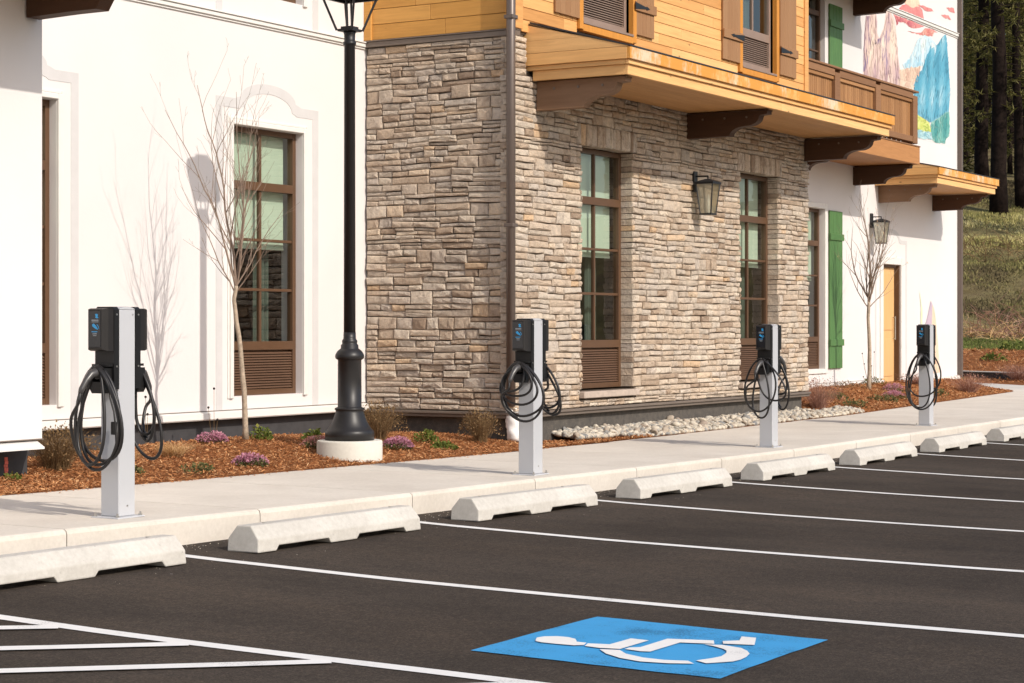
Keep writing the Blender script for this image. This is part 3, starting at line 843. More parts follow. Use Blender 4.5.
# ---- stone veneer
def warp(a, z):
    """courses wander up and down a little, but stay true at openings, corners and edges"""
    k = min(1.0, max(0.0, (z - .42) / .3), max(0.0, (4.30 - z) / .3))
    for h in (SW1, SW2):
        dx = max(h[0] - .1 - a, a - h[1] - .1, 0); dz = max(h[2] - .12 - z, z - h[3] - .26, 0)
        if a > 14: k = min(k, max(dx, dz) / .25)
    return k * (.005 * sin(a * 2.3 + z * 2.1) + .004 * sin(a * 6.1 - z * 4.7) + .004 * sin(a * 13.0 + z * 9.0))
def stone(b, fn, s0, s1, z0, z1, proud, depth):
    """one chamfered, slightly irregular stone; front at -proud"""
    J = lambda a: R.uniform(-a, a)
    w_, h_ = s1 - s0, z1 - z0
    bv = min(.012, h_ * .18)
    wp = lambda a, c: (a, c + warp(a, c))
    fr = [wp(s0 + J(.004), z0 + J(.005)), wp(s1 + J(.004), z0 + J(.005)), wp(s1 + J(.004), z1 + J(.004)), wp(s0 + J(.004), z1 + J(.004))]
    z0, z1 = z0 + warp((s0 + s1) / 2, z0), z1 + warp((s0 + s1) / 2, z1)
    vs = [fn(s0, z0, depth), fn(s1, z0, depth), fn(s1, z1, depth), fn(s0, z1, depth)]
    vs += [fn(p[0], p[1], -proud + bv) for p in fr]
    vs += [fn(p[0] + (bv if i in (0, 3) else -bv) + J(.003), p[1] + (bv if i < 2 else -bv) + J(.002), -proud + J(.007)) for i, p in enumerate(fr)]
    m = (s0 + s1) / 2 + J(w_ * .2); mz = (z0 + z1) / 2 + J(h_ * .2)
    vs += [fn(m, z0 + bv, -proud + J(.006)), fn(m, z1 - bv, -proud + J(.006)), fn((s0 + m) / 2, mz, -proud - R.uniform(0, .012)), fn((s1 + m) / 2, mz + J(.005), -proud - R.uniform(0, .012))]
    f = [(0, 1, 5, 4), (1, 2, 6, 5), (2, 3, 7, 6), (3, 0, 4, 7), (5, 6, 10, 9), (7, 4, 8, 11)]
    f += [(4, 5, 9, 12, 8), (6, 7, 11, 13, 10)]
    f += [(8, 12, 14), (12, 13, 14), (13, 11, 14), (11, 8, 14), (12, 9, 15), (9, 10, 15), (10, 13, 15), (13, 12, 15)]
    b.add(vs, f)

def layout(s0, s1, z0, z1, holes, lmin=.20, lmax=.48, seed=1, calm=False):
    rr = random.Random(seed)
    out = []
    z = z0
    while z < z1 - .02:
        bh = rr.uniform(.130, .160) if calm else rr.uniform(.105, .155)
        for zb_ in (.38, .50, 3.28, 3.53):
            if holes and z + .02 < zb_ < z + bh + .045: bh = zb_ - z
        if z + bh > z1 - .06: bh = z1 - z
        s = s0 - rr.uniform(0, .12)
        while s < s1:
            L = rr.uniform(lmin * 1.5, lmax * 1.6)
            e = min(s + L, s1)
            if s1 - e < .12: e = s1
            a = max(s, s0)
            t = rr.random()
            if t < .12 and bh < .15: cuts = [0, 1]
            elif t < .22: cuts = [0, rr.uniform(.28, .36), rr.uniform(.60, .7), 1]
            else: cuts = [0, rr.uniform(.36, .64), 1]
            if calm: cuts = [0, 1] if t < .05 else ([0, .34, .67, 1] if t > .93 else [0, rr.uniform(.43, .57), 1])
            for k_ in range(len(cuts) - 1):
                za, zb_ = z + bh * cuts[k_], z + bh * cuts[k_ + 1]
                parts = 1 if e - a < .3 else rr.choice((1, 1, 2, 2) if e - a < .5 else (1, 2, 2, 3))
                if len(cuts) == 2: parts = max(2, parts) if e - a > .3 else 1
                cc = [a] + sorted(a + (e - a) * (i / parts + rr.uniform(-.12, .12) / parts) for i in range(1, parts)) + [e]
                for i in range(parts):
                    out.append((cc[i], cc[i + 1], za, zb_))
            s = e
        z += bh
    # clip against openings
    res = []
    for (a, c, e, f) in out:
        segs = [(a, c)]
        for h in holes:
            if f > h[2] + .015 and e < h[3] - .015:
                ns = []
                for (p, q) in segs:
                    if q <= h[0] or p >= h[1]: ns.append((p, q))
                    else:
                        if p < h[0]: ns.append((p, h[0]))
                        if q > h[1]: ns.append((h[1], q))
                segs = ns
                for_cut = True
        ee, ff = e, f
        for h in holes:
            for (p, q) in segs:
                pass
        for (p, q) in segs:
            if q - p < .012: continue
            e2, f2 = e, f
            for h in holes:
                if q > h[0] + .005 and p < h[1] - .005:
                    if e2 < h[3] <= f2: e2 = h[3]
                    if e2 <= h[2] < f2: f2 = h[2]
            if f2 - e2 > .02:
                res.append((p, q, e2, f2))
    return res

stones = []    # (area seen, fn, s0,s1,z0,z1,proud,depth, which)
g = .0035
front_holes = [SW1, SW2] + [(h[0] - .10, h[1] + .10, h[3], h[3] + .25) for h in (SW1, SW2)] + [(SW1[0] - .05, SW1[1] + .08, .38, .5), (SW2[0] - .05, SW2[1] + .08, .38, .5)]
for (a, c, e, f) in layout(XC - .01, 26.63, .30, 3.92, front_holes, .20, .36, 3, calm=True):
    p = R.uniform(.0, .026)
    a2 = a - R.uniform(0, .022) if a < XC + .01 else a + g
    c2 = c + R.uniform(0, .022) if c > 26.62 else c - g
    w_ = .8606 * a + .509 * YS
    stones.append(((c - a) * (f - e) * .6 / w_ ** 2, fX(YS), a2, c2, e + g, f - g, p, .17, 'f'))
for h in (SW1, SW2):      # soldier course over each window
    x = h[0] - .10
    while x < h[1] + .09:
        w2 = R.uniform(.075, .12)
        if h[1] + .10 - (x + w2) < .05: w2 = h[1] + .10 - x
        stones.append((w2 * .25 * .6 / 22 ** 2, fX(YS), x + g, x + w2 - g, h[3] + g + R.uniform(0, .01), h[3] + .25 - g, R.uniform(.01, .035), .17, 'f'))
        x += w2
for (a, c, e, f) in layout(YS + .12, 12.78, .30, 4.34, [], .14, .33, 9):
    p = R.uniform(.0, .024)
    w_ = .8606 * XC + .509 * a
    stones.append(((c - a) * (f - e) * .8 / w_ ** 2, fY(XC), a + g, min(c - g, 12.795), e + g, f - g, p, .16, 's'))
for (a, c, e, f) in layout(XC - .01, 18.63, 3.92, 4.34, [], .2, .3, 5):
    stones.append((.0000001, fX(YS), a, c - g, e + g, f - g, R.uniform(0, .02), .17, 'f'))
# corner returns: short stones on the side face between the corner and the side courses
front_wall = child(BLD, 'stone_wall', M['mortar'], lambda b: wall(b, fX(YS + .028), XC + .03, 26.60, .29, 3.98,
        [(h[0] - .02, h[1] + .02, h[2] - .02, h[3] + .02) for h in (SW1, SW2)], .25), label='sunlit ledge stone wall with two tall windows')
child(BLD, 'stone_wall', M['mortar'], lambda b: b.box(XC + .03, 18.62, YS + .029, YS + .2, 3.981, 4.40))
side_wall = child(BLD, 'stone_wall', M['mortar'], lambda b: (b.box(XC + .031, XC + .28, YS + .03, 12.80, .29, 4.335)), label='narrow ledge stone side wall next to the white wall')
child(BLD, 'stone_wall', M['mortar'], lambda b: b.box(26.35, 26.598, YS + .2, 12.8, .29, 4.335))
for (a, c, e, f) in layout(YS + .10, 12.78, .30, 4.34, [], .2, .4, 19):   # far return of the bay
    stones.append((1e-9, (lambda s, z, d: (26.63 - d, s, z)), a + g, c - g, e + g, f - g, R.uniform(0, .02), .12, 's'))
stones.sort(key=lambda t: -t[0])
rest = {'f': MB(), 's': MB()}
for i, (ar, fn, a, c, e, f, p, d, wh) in enumerate(stones):
    rv = R.random()
    if i < 300:
        b = MB(); b.rnd = rv
        stone(b, fn, a, c, e, f, p, d)
        b.build('stone', M['stone'], front_wall if wh == 'f' else side_wall)
    else:
        rest[wh].rnd = rv
        stone(rest[wh], fn, a, c, e, f, p, d)
rest['f'].build('stonework', M['stone'], front_wall, kind='stuff')
rest['s'].build('stonework', M['stone'], side_wall, kind='stuff')
for h in (SW1, SW2):
    window(h, YS + .15, blindz=None)
    child(BLD, 'window_sill', M['sill'], lambda b: b.bbox(h[0] - .04, h[1] + .07, YS - .07, YS + .16, .40, .475, .008))
# foundations and flashings of the stone bay
child(BLD, 'foundation', M['found'], lambda b: (b.box(XC + .10, 26.55, YS + .06, YS + .3, -.6, .288), b.box(XC + .101, XC + .35, YS + .30, 12.84, -.6, .288), b.box(26.2, 26.549, YS + .3, 12.8, -.6, .287)))
child(BLD, 'base_flashing', M['flash'], lambda b: (b.bbox(XC - .02, 26.66, YS - .045, YS + .2, .262, .292, .004), b.bbox(XC - .02, 26.66, YS - .020, YS + .2, .225, .260, .004),
      b.bbox(XC - .045, XC + .2, YS - .03, 12.79, .263, .293, .004), b.bbox(XC - .015, XC + .2, YS + .0, 12.79, .226, .261, .004)))
child(BLD, 'head_flashing', M['flash'], lambda b: (b.bbox(XC - .035, XC + .1, YS - .01, 12.83, 4.342, 4.40, .004), b.bbox(XC - .05, XC + .1, YS - .015, 12.84, 4.402, 4.415, .002)))

# ---- cedar siding, upper floor of the bay
siding = child(BLD, 'siding_wall', M['mortar'], lambda b: (wall(b, fX(YS + .02), XC + .04, 26.56, 4.38, 7.4, [(h[0], h[1], h[2], h[3]) for h in (SU1, SU2)], .2), b.box(XC + .02, XC + .2, YS + .25, 12.85, 4.42, 7.4), b.box(26.4, 26.56, YS + .25, 14, 4.42, 7.4)), label='yellow cedar upper floor')
def planks():
    z = 4.40; row = 0
    while z < 7.35:
        h = .1335
        cuts = [XC + .13]
        x = XC + .13 + R.uniform(.8, 2.6)
        while x < 26.3:
            cuts.append(x); x += R.uniform(1.6, 3.4)
        cuts.append(26.47)
        for i in range(len(cuts) - 1):
            segs = [(cuts[i], cuts[i + 1])]
            for s in (SU1, SU2):
                lo_, hi_ = s[0] - .09, s[1] + .09
                if z + h > 4.60 and z < 6.7:
                    ns = []
                    for (p, q) in segs:
                        if q <= lo_ or p >= hi_: ns.append((p, q))
                        else:
                            if p < lo_: ns.append((p, lo_))
                            if q > hi_: ns.append((hi_, q))
                    segs = ns
            for (p, q) in segs:
                if q - p > .05:
                    child(siding, 'plank', M['siding'], lambda b: b.bbox(p + .0015, q - .0015, YS - .008 + R.uniform(-.001, .001), YS + .02, z + .003, z + h - .003, .003))
        z += h; row += 1
    z = 4.42
    while z < 7.3:
        h = .172
        c = [YS + .10, YS + R.uniform(.6, 1.5), 12.80]
        for i in range(2):
            child(siding, 'plank', M['siding_side'], lambda b: b.bbox(XC - .01, XC + .02, c[i] + .0015, c[i + 1] - .0015, z + .003, z + h - .003, .003))
        z += h
planks()
child(BLD, 'corner_board', M['siding_side'], lambda b: b.bbox(XC - .03, XC + .02, YS - .0, YS + .095, 4.417, 7.4, .004))
child(BLD, 'corner_board', M['siding'], lambda b: b.bbox(XC - .029, XC + .125, YS - .03, YS - .002, 4.42, 7.4, .004))
child(BLD, 'corner_board', M['siding'], lambda b: b.bbox(26.47, 26.60, YS - .03, YS + .05, 4.42, 7.4, .004))
child(BLD, 'corner_board', M['siding_side'], lambda b: b.bbox(XC - .035, XC + .02, 12.70, 12.798, 4.417, 7.4, .004))

def shutter(x0, x1, z0, z1, y, mat, hm, hz, boards=4, flip=False, hinge=True, led=(.0,)):
    S_ = MB(); S_.rnd = .4
    S_.box(x0 + .01, x1 - .01, y - .012, y + .0, z0 + .01, z1 - .01)
    sh = S_.build('shutter', mat, BLD)
    n = boards
    for i in range(n):
        a = x0 + (x1 - x0) * i / n; c = x0 + (x1 - x0) * (i + 1) / n
        child(sh, 'board', mat, lambda b: b.bbox(a + .0025, c - .0025, y - .034, y - .012, z0, z1, .004))
    for z in hz:
        child(sh, 'ledger', mat, lambda b: b.bbox(x0 - .012, x1 + .02, y - .058, y - .035, z - .06, z + .055, .004))
        if hinge:
            def hg(b):
                s = -1 if flip else 1
                h0 = x1 + .03 if flip else x0 - .03
                L = (x1 - x0) * .72
                pts = [(h0, z + .035), (h0 + s * L * .75, z + .008), (h0 + s * L * .78, z + .02), (h0 + s * L, z - .004), (h0 + s * L * .78, z - .028), (h0 + s * L * .75, z - .016), (h0, z - .045)]
                b.prism(pts, lambda p, q, t: (p, t, q), y - .064, y - .058)
            child(sh, 'strap_hinge', hm, hg)
    return sh
ZL = [5.04, 6.35]
shutter(19.22, 19.80, 4.70, 6.62, YS - .008, M['shutter'], M['hinge'], ZL, 5, flip=True)
shutter(21.14, 21.66, 4.70, 6.62, YS - .008, M['shutter'], M['hinge'], ZL, 5)
shutter(23.66, 24.24, 4.70, 6.62, YS - .008, M['shutter'], M['hinge'], ZL, 4, flip=True)
shutter(25.55, 26.12, 4.70, 6.62, YS - .008, M['shutter'], M['hinge'], ZL, 4)
for s in (SU1, SU2):
    window(s, YS + .05, 'upper', lm='louvergrey', blindz=99, fm='louvergrey')
    child(BLD, 'window_casing', M['orange'], lambda b: (b.bbox(s[0] - .085, s[0], YS - .045, YS + .06, 4.59, 6.7, .004), b.bbox(s[1], s[1] + .085, YS - .045, YS + .06, 4.59, 6.7, .004), b.bbox(s[0], s[1], YS - .044, YS + .06, 4.575, 4.655, .004), b.bbox(s[0], s[1], YS - .044, YS + .06, 6.6, 6.7, .004)))
    child(BLD, 'window_sill', M['louvergrey'], lambda b: b.bbox(s[0] + .002, s[1] - .002, YS - .052, YS + .05, 4.657, 4.685, .003))

# ---- jetty (pent) with fascias, side panel and scrolled brackets
def profile_bracket(x, yw, z1, length, h, mat, label=None, th=.14, bolts=True, chamfer=False):
    """scrolled timber bracket running out from the wall at yw towards -Y"""
    pts = [(0, 0), (0, -h)]
    pts += [(length * .53, -h * .97)]
    if chamfer:
        pts += [(length * .90, -h * .97), (length, -h * .62), (length, 0)]
    else:
        for i in range(1, 9):
            a = i / 8 * pi / 2
            pts.append((length * (.53 + .20 * (1 - cos(a))), -h * (.97 - .36 * sin(a))))
        for i in range(1, 8):
            a = i / 7 * pi / 2
            pts.append((length * (.73 + .16 * sin(a)), -h * (.61 - .34 * (1 - cos(a)))))
        pts += [(length * .90, -h * .20), (length * .99, -h * .17), (length * .99, -h * .05), (length, -h * .05), (length, 0)]
    def f(b):
        b.prism(pts, lambda p, q, t: (t, yw - p, z1 + q), x - th / 2, x + th / 2)
    br = child(BLD, 'bracket', mat, f, label=label)
    if bolts:
        for u in (.2, .47, .74):
            child(br, 'bolt', M['flash'], lambda b: b.tube([(x - th / 2 - .008, yw - length * u, z1 - h * .26), (x - th / 2 + .01, yw - length * u, z1 - h * .26)], .014, 8))
    return br

def jetty(x0, x1, yw, yf, zb, name_, roof_h=.30, ext=0.0):
    """overhanging band: three stepped fascia boards all round, soffit and little sloping roof"""
    zs = [(zb, zb + .105, 0.0), (zb + .108, zb + .155, .028), (zb + .158, zb + .285, .060)]
    J_ = child(BLD, name_, M['soffit'], lambda b: b.box(x0 + .04, x1 - .04, yf + .04, yw, zb + .03, zb + .27))
    for i, (za, zc, o) in enumerate(zs):
        nseg = 1 if x1 - x0 < 4 else 2
        mt = M['fascia_old'] if i == 2 else M['fascia']
        xm = [x0 - o] + ([x0 + (x1 - x0) * .52] if nseg == 2 else []) + [x1 + o]
        for j in range(len(xm) - 1):
            child(J_, 'fascia_board', mt, lambda b: b.bbox(xm[j] + .001, xm[j + 1] - .001, yf - o, yf - o + .04, za, zc, .003))
        child(J_, 'fascia_board', M['fascia'], lambda b: b.bbox(x0 - o, x0 - o + .04, yf - o + .0405, yw + (ext if i else 0), za, zc, .003))
        child(J_, 'fascia_board', M['fascia'], lambda b: b.bbox(x1 + o - .04, x1 + o, yf - o + .0405, yw - .0, za, zc, .003))
    # triangular cheek above the boards, then the thin sloping roof
    zt = zb + .288
    for sx, xx in ((0, x0 - .060), (1, x1 + .060 - .04)):
        def ck(b):
            L = yw - yf + .048
            h1 = roof_h
            lv = [0, h1 * .45, h1]
            for i in range(2):
                a, c = lv[i] + .001, lv[i + 1] - .001
                ya = yf - .048 + L * (a / h1) * .97; yc = yf - .048 + L * (c / h1) * .97
                e_ = ext if sx == 0 else 0
                b.prism([(ya, zt + a), (yw + e_, zt + a), (yw + e_, zt + c), (yc, zt + c)] if i == 0 else [(ya, zt + a), (yw + e_, zt + a), (yw + e_, zt + c), (yw, zt + c)], lambda p, q, t: (t, p, q), xx, xx + .04)
        child(J_, 'cheek_board', M['fascia'], ck)
    def rf(b):
        b.prism([(yf - .068, zt - .0025), (yf - .068, zt + .012), (yw + .0, zt + roof_h + .045), (yw + .0, zt + roof_h + .022)], lambda p, q, t: (t, p, q), x0 - .066, x1 + .066)
    child(J_, 'roof', M['flashdark'], rf)
    # soffit boards
    n = 8
    for i in range(n):
        a = yf + .045 + (yw - yf - .05) * i / n; c = yf + .045 + (yw - yf - .05) * (i + 1) / n
        child(J_, 'soffit_board', M['soffit'], lambda b: b.bbox(x0 + .042, x1 - .042, a + .001, c - .001, zb + .012, zb + .0295, .002))
    return J_
YJ = 9.66
jetty(18.73, 26.71, YS - .03, YJ, 3.885, 'jetty', ext=.13)
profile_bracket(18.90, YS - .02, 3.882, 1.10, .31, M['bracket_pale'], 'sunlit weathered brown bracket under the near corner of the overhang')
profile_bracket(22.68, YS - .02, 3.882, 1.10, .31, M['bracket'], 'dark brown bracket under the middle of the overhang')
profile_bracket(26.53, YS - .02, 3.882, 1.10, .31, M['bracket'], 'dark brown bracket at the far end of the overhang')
# the same overhang on the near block: only one bracket end shows
jetty(3.5, 11.30, 10.88, 9.70, 3.885, 'jetty')
profile_bracket(11.21, 10.88, 3.884, .78, .325, M['bracket'], 'dark timber beam end with pale underside at the top left', chamfer=True, bolts=False)
profile_bracket(7.3, 10.88, 3.884, 1.1, .31, M['bracket'], bolts=False)

# ---- white wall 2 with balcony, door, canopy and mural
child(BLD, 'plaster_wall', M['plaster'], lambda b: wall(b, fX(YW), 26.60, 39.38, 0.19, 9.5, [W2A, W2U, DOOR, (W2A[0] - 3.4, W2A[0] - 2.2, .5, 3.24), (W2U[0] - 3.4, W2U[0] - 2.2, 4.3, 6.9)]), label='white plaster wall with door, green shutters and painted mural')
child(BLD, 'plaster_wall', M['plaster'], lambda b: b.box(39.10, 39.378, YW + .281, 24, .19, 9.5))
child(BLD, 'base_trim', M['trimwhite'], lambda b: (trimA(b, 26.66, 34.99, .165), trimA(b, 36.01, 39.40, .165)))
child(BLD, 'foundation', M['found_dark'], lambda b: b.box(26.61, 39.32, YW + .05, YW + .3, -.5, .188))
child(BLD, 'string_course', M['trimwhite'], lambda b: (b.bbox(33.9, 39.40, YW - .03, YW + .01, 7.11, 7.16, .004), b.bbox(33.9, 39.40, YW - .045, YW + .01, 7.164, 7.178, .002), b.bbox(33.9, 39.40, YW - .018, YW + .01, 7.075, 7.09, .002)))
window(W2A, YW + .085)
window((W2A[0] - 3.4, W2A[0] - 2.2, .5, 3.24), YW + .085)
window(W2U, YW + .085, 'upper', blindz=99, curtains=False)
window((W2U[0] - 3.4, W2U[0] - 2.2, 4.3, 6.9), YW + .085, 'upper', blindz=99, curtains=False)
child(BLD, 'window_surround', M['trimwhite'], lambda b: (b.bbox(W2A[1] + .002, W2A[1] + .11, YW - .03, YW + .01, .42, 3.33, .005), b.bbox(W2A[0] - .1, W2A[0] - .002, YW - .03, YW + .01, .42, 3.33, .005), b.bbox(W2A[0] - .001, W2A[1] + .001, YW - .029, YW + .01, 3.242, 3.33, .005), b.bbox(W2A[0] - .001, W2A[1] + .001, YW - .029, YW + .01, .42, .498, .005)))
shutter(32.34, 32.93, .50, 3.23, YW - .005, M['green'], M['green'], [2.78, .95], 4, hinge=False)
shutter(32.34, 32.93, 4.6, 6.80, YW - .005, M['green'], M['green'], [6.47, 5.0], 4, hinge=False)
# door
D0, D1, DZ0, DZ1 = DOOR
child(BLD, 'door_frame', M['winbrown'], lambda b: (b.bbox(D0, D0 + .05, YW + .05, YW + .16, DZ0, DZ1, .004), b.bbox(D1 - .05, D1, YW + .002, YW + .16, DZ0, DZ1, .004), b.bbox(D0 + .05, D1 - .05, YW + .05, YW + .16, DZ1 - .05, DZ1, .004)))
dr = child(BLD, 'door', M['door'], lambda b: b.bbox(D0 + .052, D1 - .052, YW + .10, YW + .14, DZ0 + .01, DZ1 - .052, .003), label='orange wooden panel door')
for (za, zc) in ((.30, 1.0), (1.16, 2.2)):
    child(dr, 'door_panel', M['door'], lambda b: b.bbox(D0 + .16, D1 - .16, YW + .088, YW + .10, za, zc, .008))
child(dr, 'door_handle', M['bolt'], lambda b: (b.tube([(D1 - .12, YW + .05, .98), (D1 - .12, YW + .05, 1.42)], .012), b.tube([(D1 - .12, YW + .05, 1.0), (D1 - .12, YW + .1, 1.0)], .009), b.tube([(D1 - .12, YW + .05, 1.4), (D1 - .12, YW + .1, 1.4)], .009)))
child(BLD, 'window_surround', M['trimwhite'], lambda b: (b.bbox(D0 - .14, D0 - .002, YW - .03, YW + .01, .27, 2.52, .006), b.bbox(D1 + .002, D1 + .14, YW - .03, YW + .01, .27, 2.52, .006), b.bbox(D0 - .001, D1 + .001, YW - .029, YW + .01, 2.382, 2.52, .006)))
surround((34.93, 36.05, .2, 2.62), bandw=.07, lo=.27, top=.16, side_=.22)
# canopy over the door
jetty(34.62, 38.08, YW, 11.62, 3.80, 'canopy', roof_h=.22)
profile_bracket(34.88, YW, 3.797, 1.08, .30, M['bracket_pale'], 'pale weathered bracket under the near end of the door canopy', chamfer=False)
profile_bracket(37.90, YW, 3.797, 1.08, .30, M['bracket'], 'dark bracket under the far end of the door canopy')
# balconies
def balcony(x0, x1, yf, zb, name_='balcony'):
    """zb underside of the edge box"""
    B = child(BLD, name_, M['boxfascia'], lambda b: (b.bbox(x0, x1, yf - .01, YW, zb + .02, zb + .30, .004)))
    child(B, 'edge_fascia', M['boxfascia'], lambda b: b.bbox(x0 - .02, x1 + .03, yf - .05, yf - .012, zb, zb + .30, .004))
    child(B, 'edge_fascia', M['boxfascia'], lambda b: b.bbox(x1 + .001, x1 + .03, yf - .011, YW, zb, zb + .30, .004))
    child(B, 'floor_edge', M['rail'], lambda b: b.bbox(x0 - .03, x1 + .04, yf - .06, YW, zb + .302, zb + .325, .003))
    zt = zb + 1.28
    posts = []
    x = x1 - .24
    while x > x0 + .2:
        posts.append(x); x -= 1.84
    for p in posts + [x0 + .02]:
        child(B, 'post', M['rail'], lambda b: b.bbox(p, p + .22, yf - .03, yf + .16, zb + .36, zt - .09, .005))
    ps = [x0 + .02] + posts[::-1]
    child(B, 'handrail', M['rail'], lambda b: b.bbox(x0, x1 - .01, yf - .05, yf + .20, zt - .035, zt, .006))
    for i in range(len(ps) - 1):
        a, c = ps[i] + .22, ps[i + 1]
        if c - a < .1: continue
        child(B, 'top_rail', M['rail'], lambda b: b.bbox(a + .001, c - .001, yf - .025, yf + .10, zt - .15, zt - .037, .005))
        child(B, 'moulding', M['balcony'], lambda b: b.bbox(a + .001, c - .001, yf - .005, yf + .08, zt - .21, zt - .152, .005))
        child(B, 'bottom_rail', M['rail'], lambda b: b.bbox(a + .001, c - .001, yf - .02, yf + .10, zb + .38, zb + .48, .005))
        def sl(b):
            n = int((c - a) / .088)
            for j in range(n):
                b.rnd = R.random()
                b.bbox(a + (c - a) * j / n + .006, a + (c - a) * (j + 1) / n - .006, yf + .03, yf + .055, zb + .482, zt - .212, .003)
            b.box(a, c, yf + .060, yf + .066, zb + .482, zt - .212)
        child(B, 'slat_panel', M['balcony'], sl, kind='stuff')
    # end panel on the far side
    child(B, 'handrail', M['rail'], lambda b: b.bbox(x1 - .20, x1 - .01, yf + .201, YW - .002, zt - .035, zt, .006))
    def sl2(b):
        n = 11
        for j in range(n):
            b.rnd = R.random()
            b.bbox(x1 - .12, x1 - .09, yf + .17 + (YW - yf - .2) * j / n, yf + .16 + (YW - yf - .2) * (j + 1) / n - .006, zb + .40, zt - .036, .003)
    child(B, 'slat_panel', M['balcony'], sl2, kind='stuff')
    return B
balcony(26.64, 33.62, 11.66, 4.06)
profile_bracket(33.60, YW, 4.058, 1.06, .32, M['bracket'], 'dark bracket under the near balcony end', bolts=False)
profile_bracket(30.1, YW, 4.058, 1.06, .32, M['bracket'], bolts=False)
balcony(26.64, 33.62, 11.66, 7.08)
profile_bracket(33.60, YW, 7.078, 1.06, .32, M['bracket'], 'dark bracket above the mural at the top of the picture', bolts=False)

MURAL = {
'peach_rock': [[34.17, 6.83], [34.49, 6.91], [34.68, 6.93], [34.74, 6.60], [34.88, 6.52], [35.08, 6.72], [35.22, 7.06], [35.46, 7.07], [35.68, 6.96], [35.76, 6.76], [35.87, 6.29], [36.01, 6.02], [36.03, 5.5], [35.6, 5.3], [34.01, 5.4], [34.06, 6.11], [34.08, 6.48]],
'white_gap': [[34.75, 6.83], [35.06, 6.99], [35.06, 6.77], [34.87, 6.56], [34.76, 6.62]],
'purple_rock': [[34.17, 6.83], [34.39, 6.86], [34.44, 6.43], [34.28, 6.18], [34.08, 6.03], [34.04, 5.98], [34.08, 6.48]],
'violet_rock': [[35.11, 6.7], [35.27, 6.83], [35.43, 6.93], [35.38, 6.45], [35.27, 6.16], [35.38, 5.95], [35.22, 5.88], [35.01, 6.13], [34.9, 6.4], [34.54, 6.37], [34.28, 6.1], [34.18, 5.86], [34.03, 5.8], [34.06, 6.06], [34.39, 6.24], [34.64, 6.46], [34.9, 6.52]],
'red_cloud': [[35.6, 7.06], [37.30, 7.06], [37.31, 7.04], [36.99, 6.98], [36.59, 6.93], [36.14, 6.98], [35.87, 6.95], [35.79, 6.86], [35.7, 7.0]],
'red_cloud1': [[35.9, 7.20], [36.09, 7.3], [36.82, 7.44], [37.23, 7.36], [37.33, 7.20]],
'peach_cloud': [[36.14, 7.4], [36.2, 7.67], [37.05, 7.76], [37.05, 7.53], [37.11, 7.42], [36.65, 7.32], [36.26, 7.34]],
'red_cloud2': [[36.37, 6.84], [37.17, 6.91], [37.4, 7.03], [37.64, 7.06], [37.9, 7.06], [38.18, 7.05], [37.88, 7.0], [37.82, 6.92], [37.34, 6.87]],
'red_cloud3': [[36.94, 7.43], [37.7, 7.46], [37.94, 7.43], [37.46, 7.37]],
'red_cloud4': [[38.67, 7.6], [39.14, 7.66], [39.21, 7.57], [38.86, 7.56]],
'red_cloud5': [[38.36, 7.42], [38.8, 7.47], [38.98, 7.4], [38.55, 7.39]],
'pale_mountain': [[36.09, 6.18], [36.48, 6.34], [36.76, 6.57], [36.94, 6.74], [37.4, 6.9], [37.76, 6.9], [38.06, 6.78], [38.18, 6.5], [37.94, 6.43], [37.4, 6.31], [36.26, 6.09]],
'tan_hills': [[35.87, 6.04], [36.42, 6.14], [37.11, 6.26], [37.05, 6.02], [36.76, 5.84], [36.74, 5.57], [36.26, 5.51], [35.92, 5.65]],
'blue_mountain': [[37.2, 6.19], [37.46, 6.48], [37.76, 6.78], [38.0, 6.74], [38.3, 6.91], [38.50, 7.02], [38.66, 7.06], [38.8, 6.57], [38.86, 6.22], [38.92, 5.98], [38.89, 5.78], [38.83, 5.53], [38.61, 5.45], [37.7, 5.23], [36.70, 5.32], [36.72, 5.86], [36.99, 6.13]],
'teal_trees': [[37.76, 5.24], [38.2, 5.36], [38.55, 5.49], [38.86, 5.54], [38.86, 5.05], [38.64, 4.98], [38.61, 4.88], [38.06, 4.85], [37.82, 4.89], [37.7, 5.07]],
'meadow': [[36.6, 5.36], [37.11, 5.28], [37.64, 5.21], [37.76, 5.04], [37.7, 5.0], [36.6, 5.01]],
'lake': [[36.6, 5.01], [37.80, 5.04], [37.84, 4.9], [37.4, 4.87], [36.6, 4.87]],
'spire2': [[37.75, 1.73], [37.94, 1.55], [38.06, 1.26], [38.18, 0.76], [38.27, 0.33], [37.82, 0.3], [37.7, 0.87], [37.76, 1.36]],
'spire': [[37.72, 1.73], [37.58, 1.49], [37.43, 1.3], [37.4, 0.5], [37.7, 0.5], [37.79, 1.36], [37.82, 1.67]],
'reeds': [[37.05, 1.93], [37.14, 1.74], [37.24, 1.51], [37.22, 1.26], [37.14, 1.28], [37.15, 1.59]],
}
mur = child(BLD, 'mural', M['plaster'], lambda b: b.box(34.0, 39.25, YW - .002, YW + .001, 4.85, 7.07), label='painted mural of red clouds, tall rocks and a blue mountain above a lake')
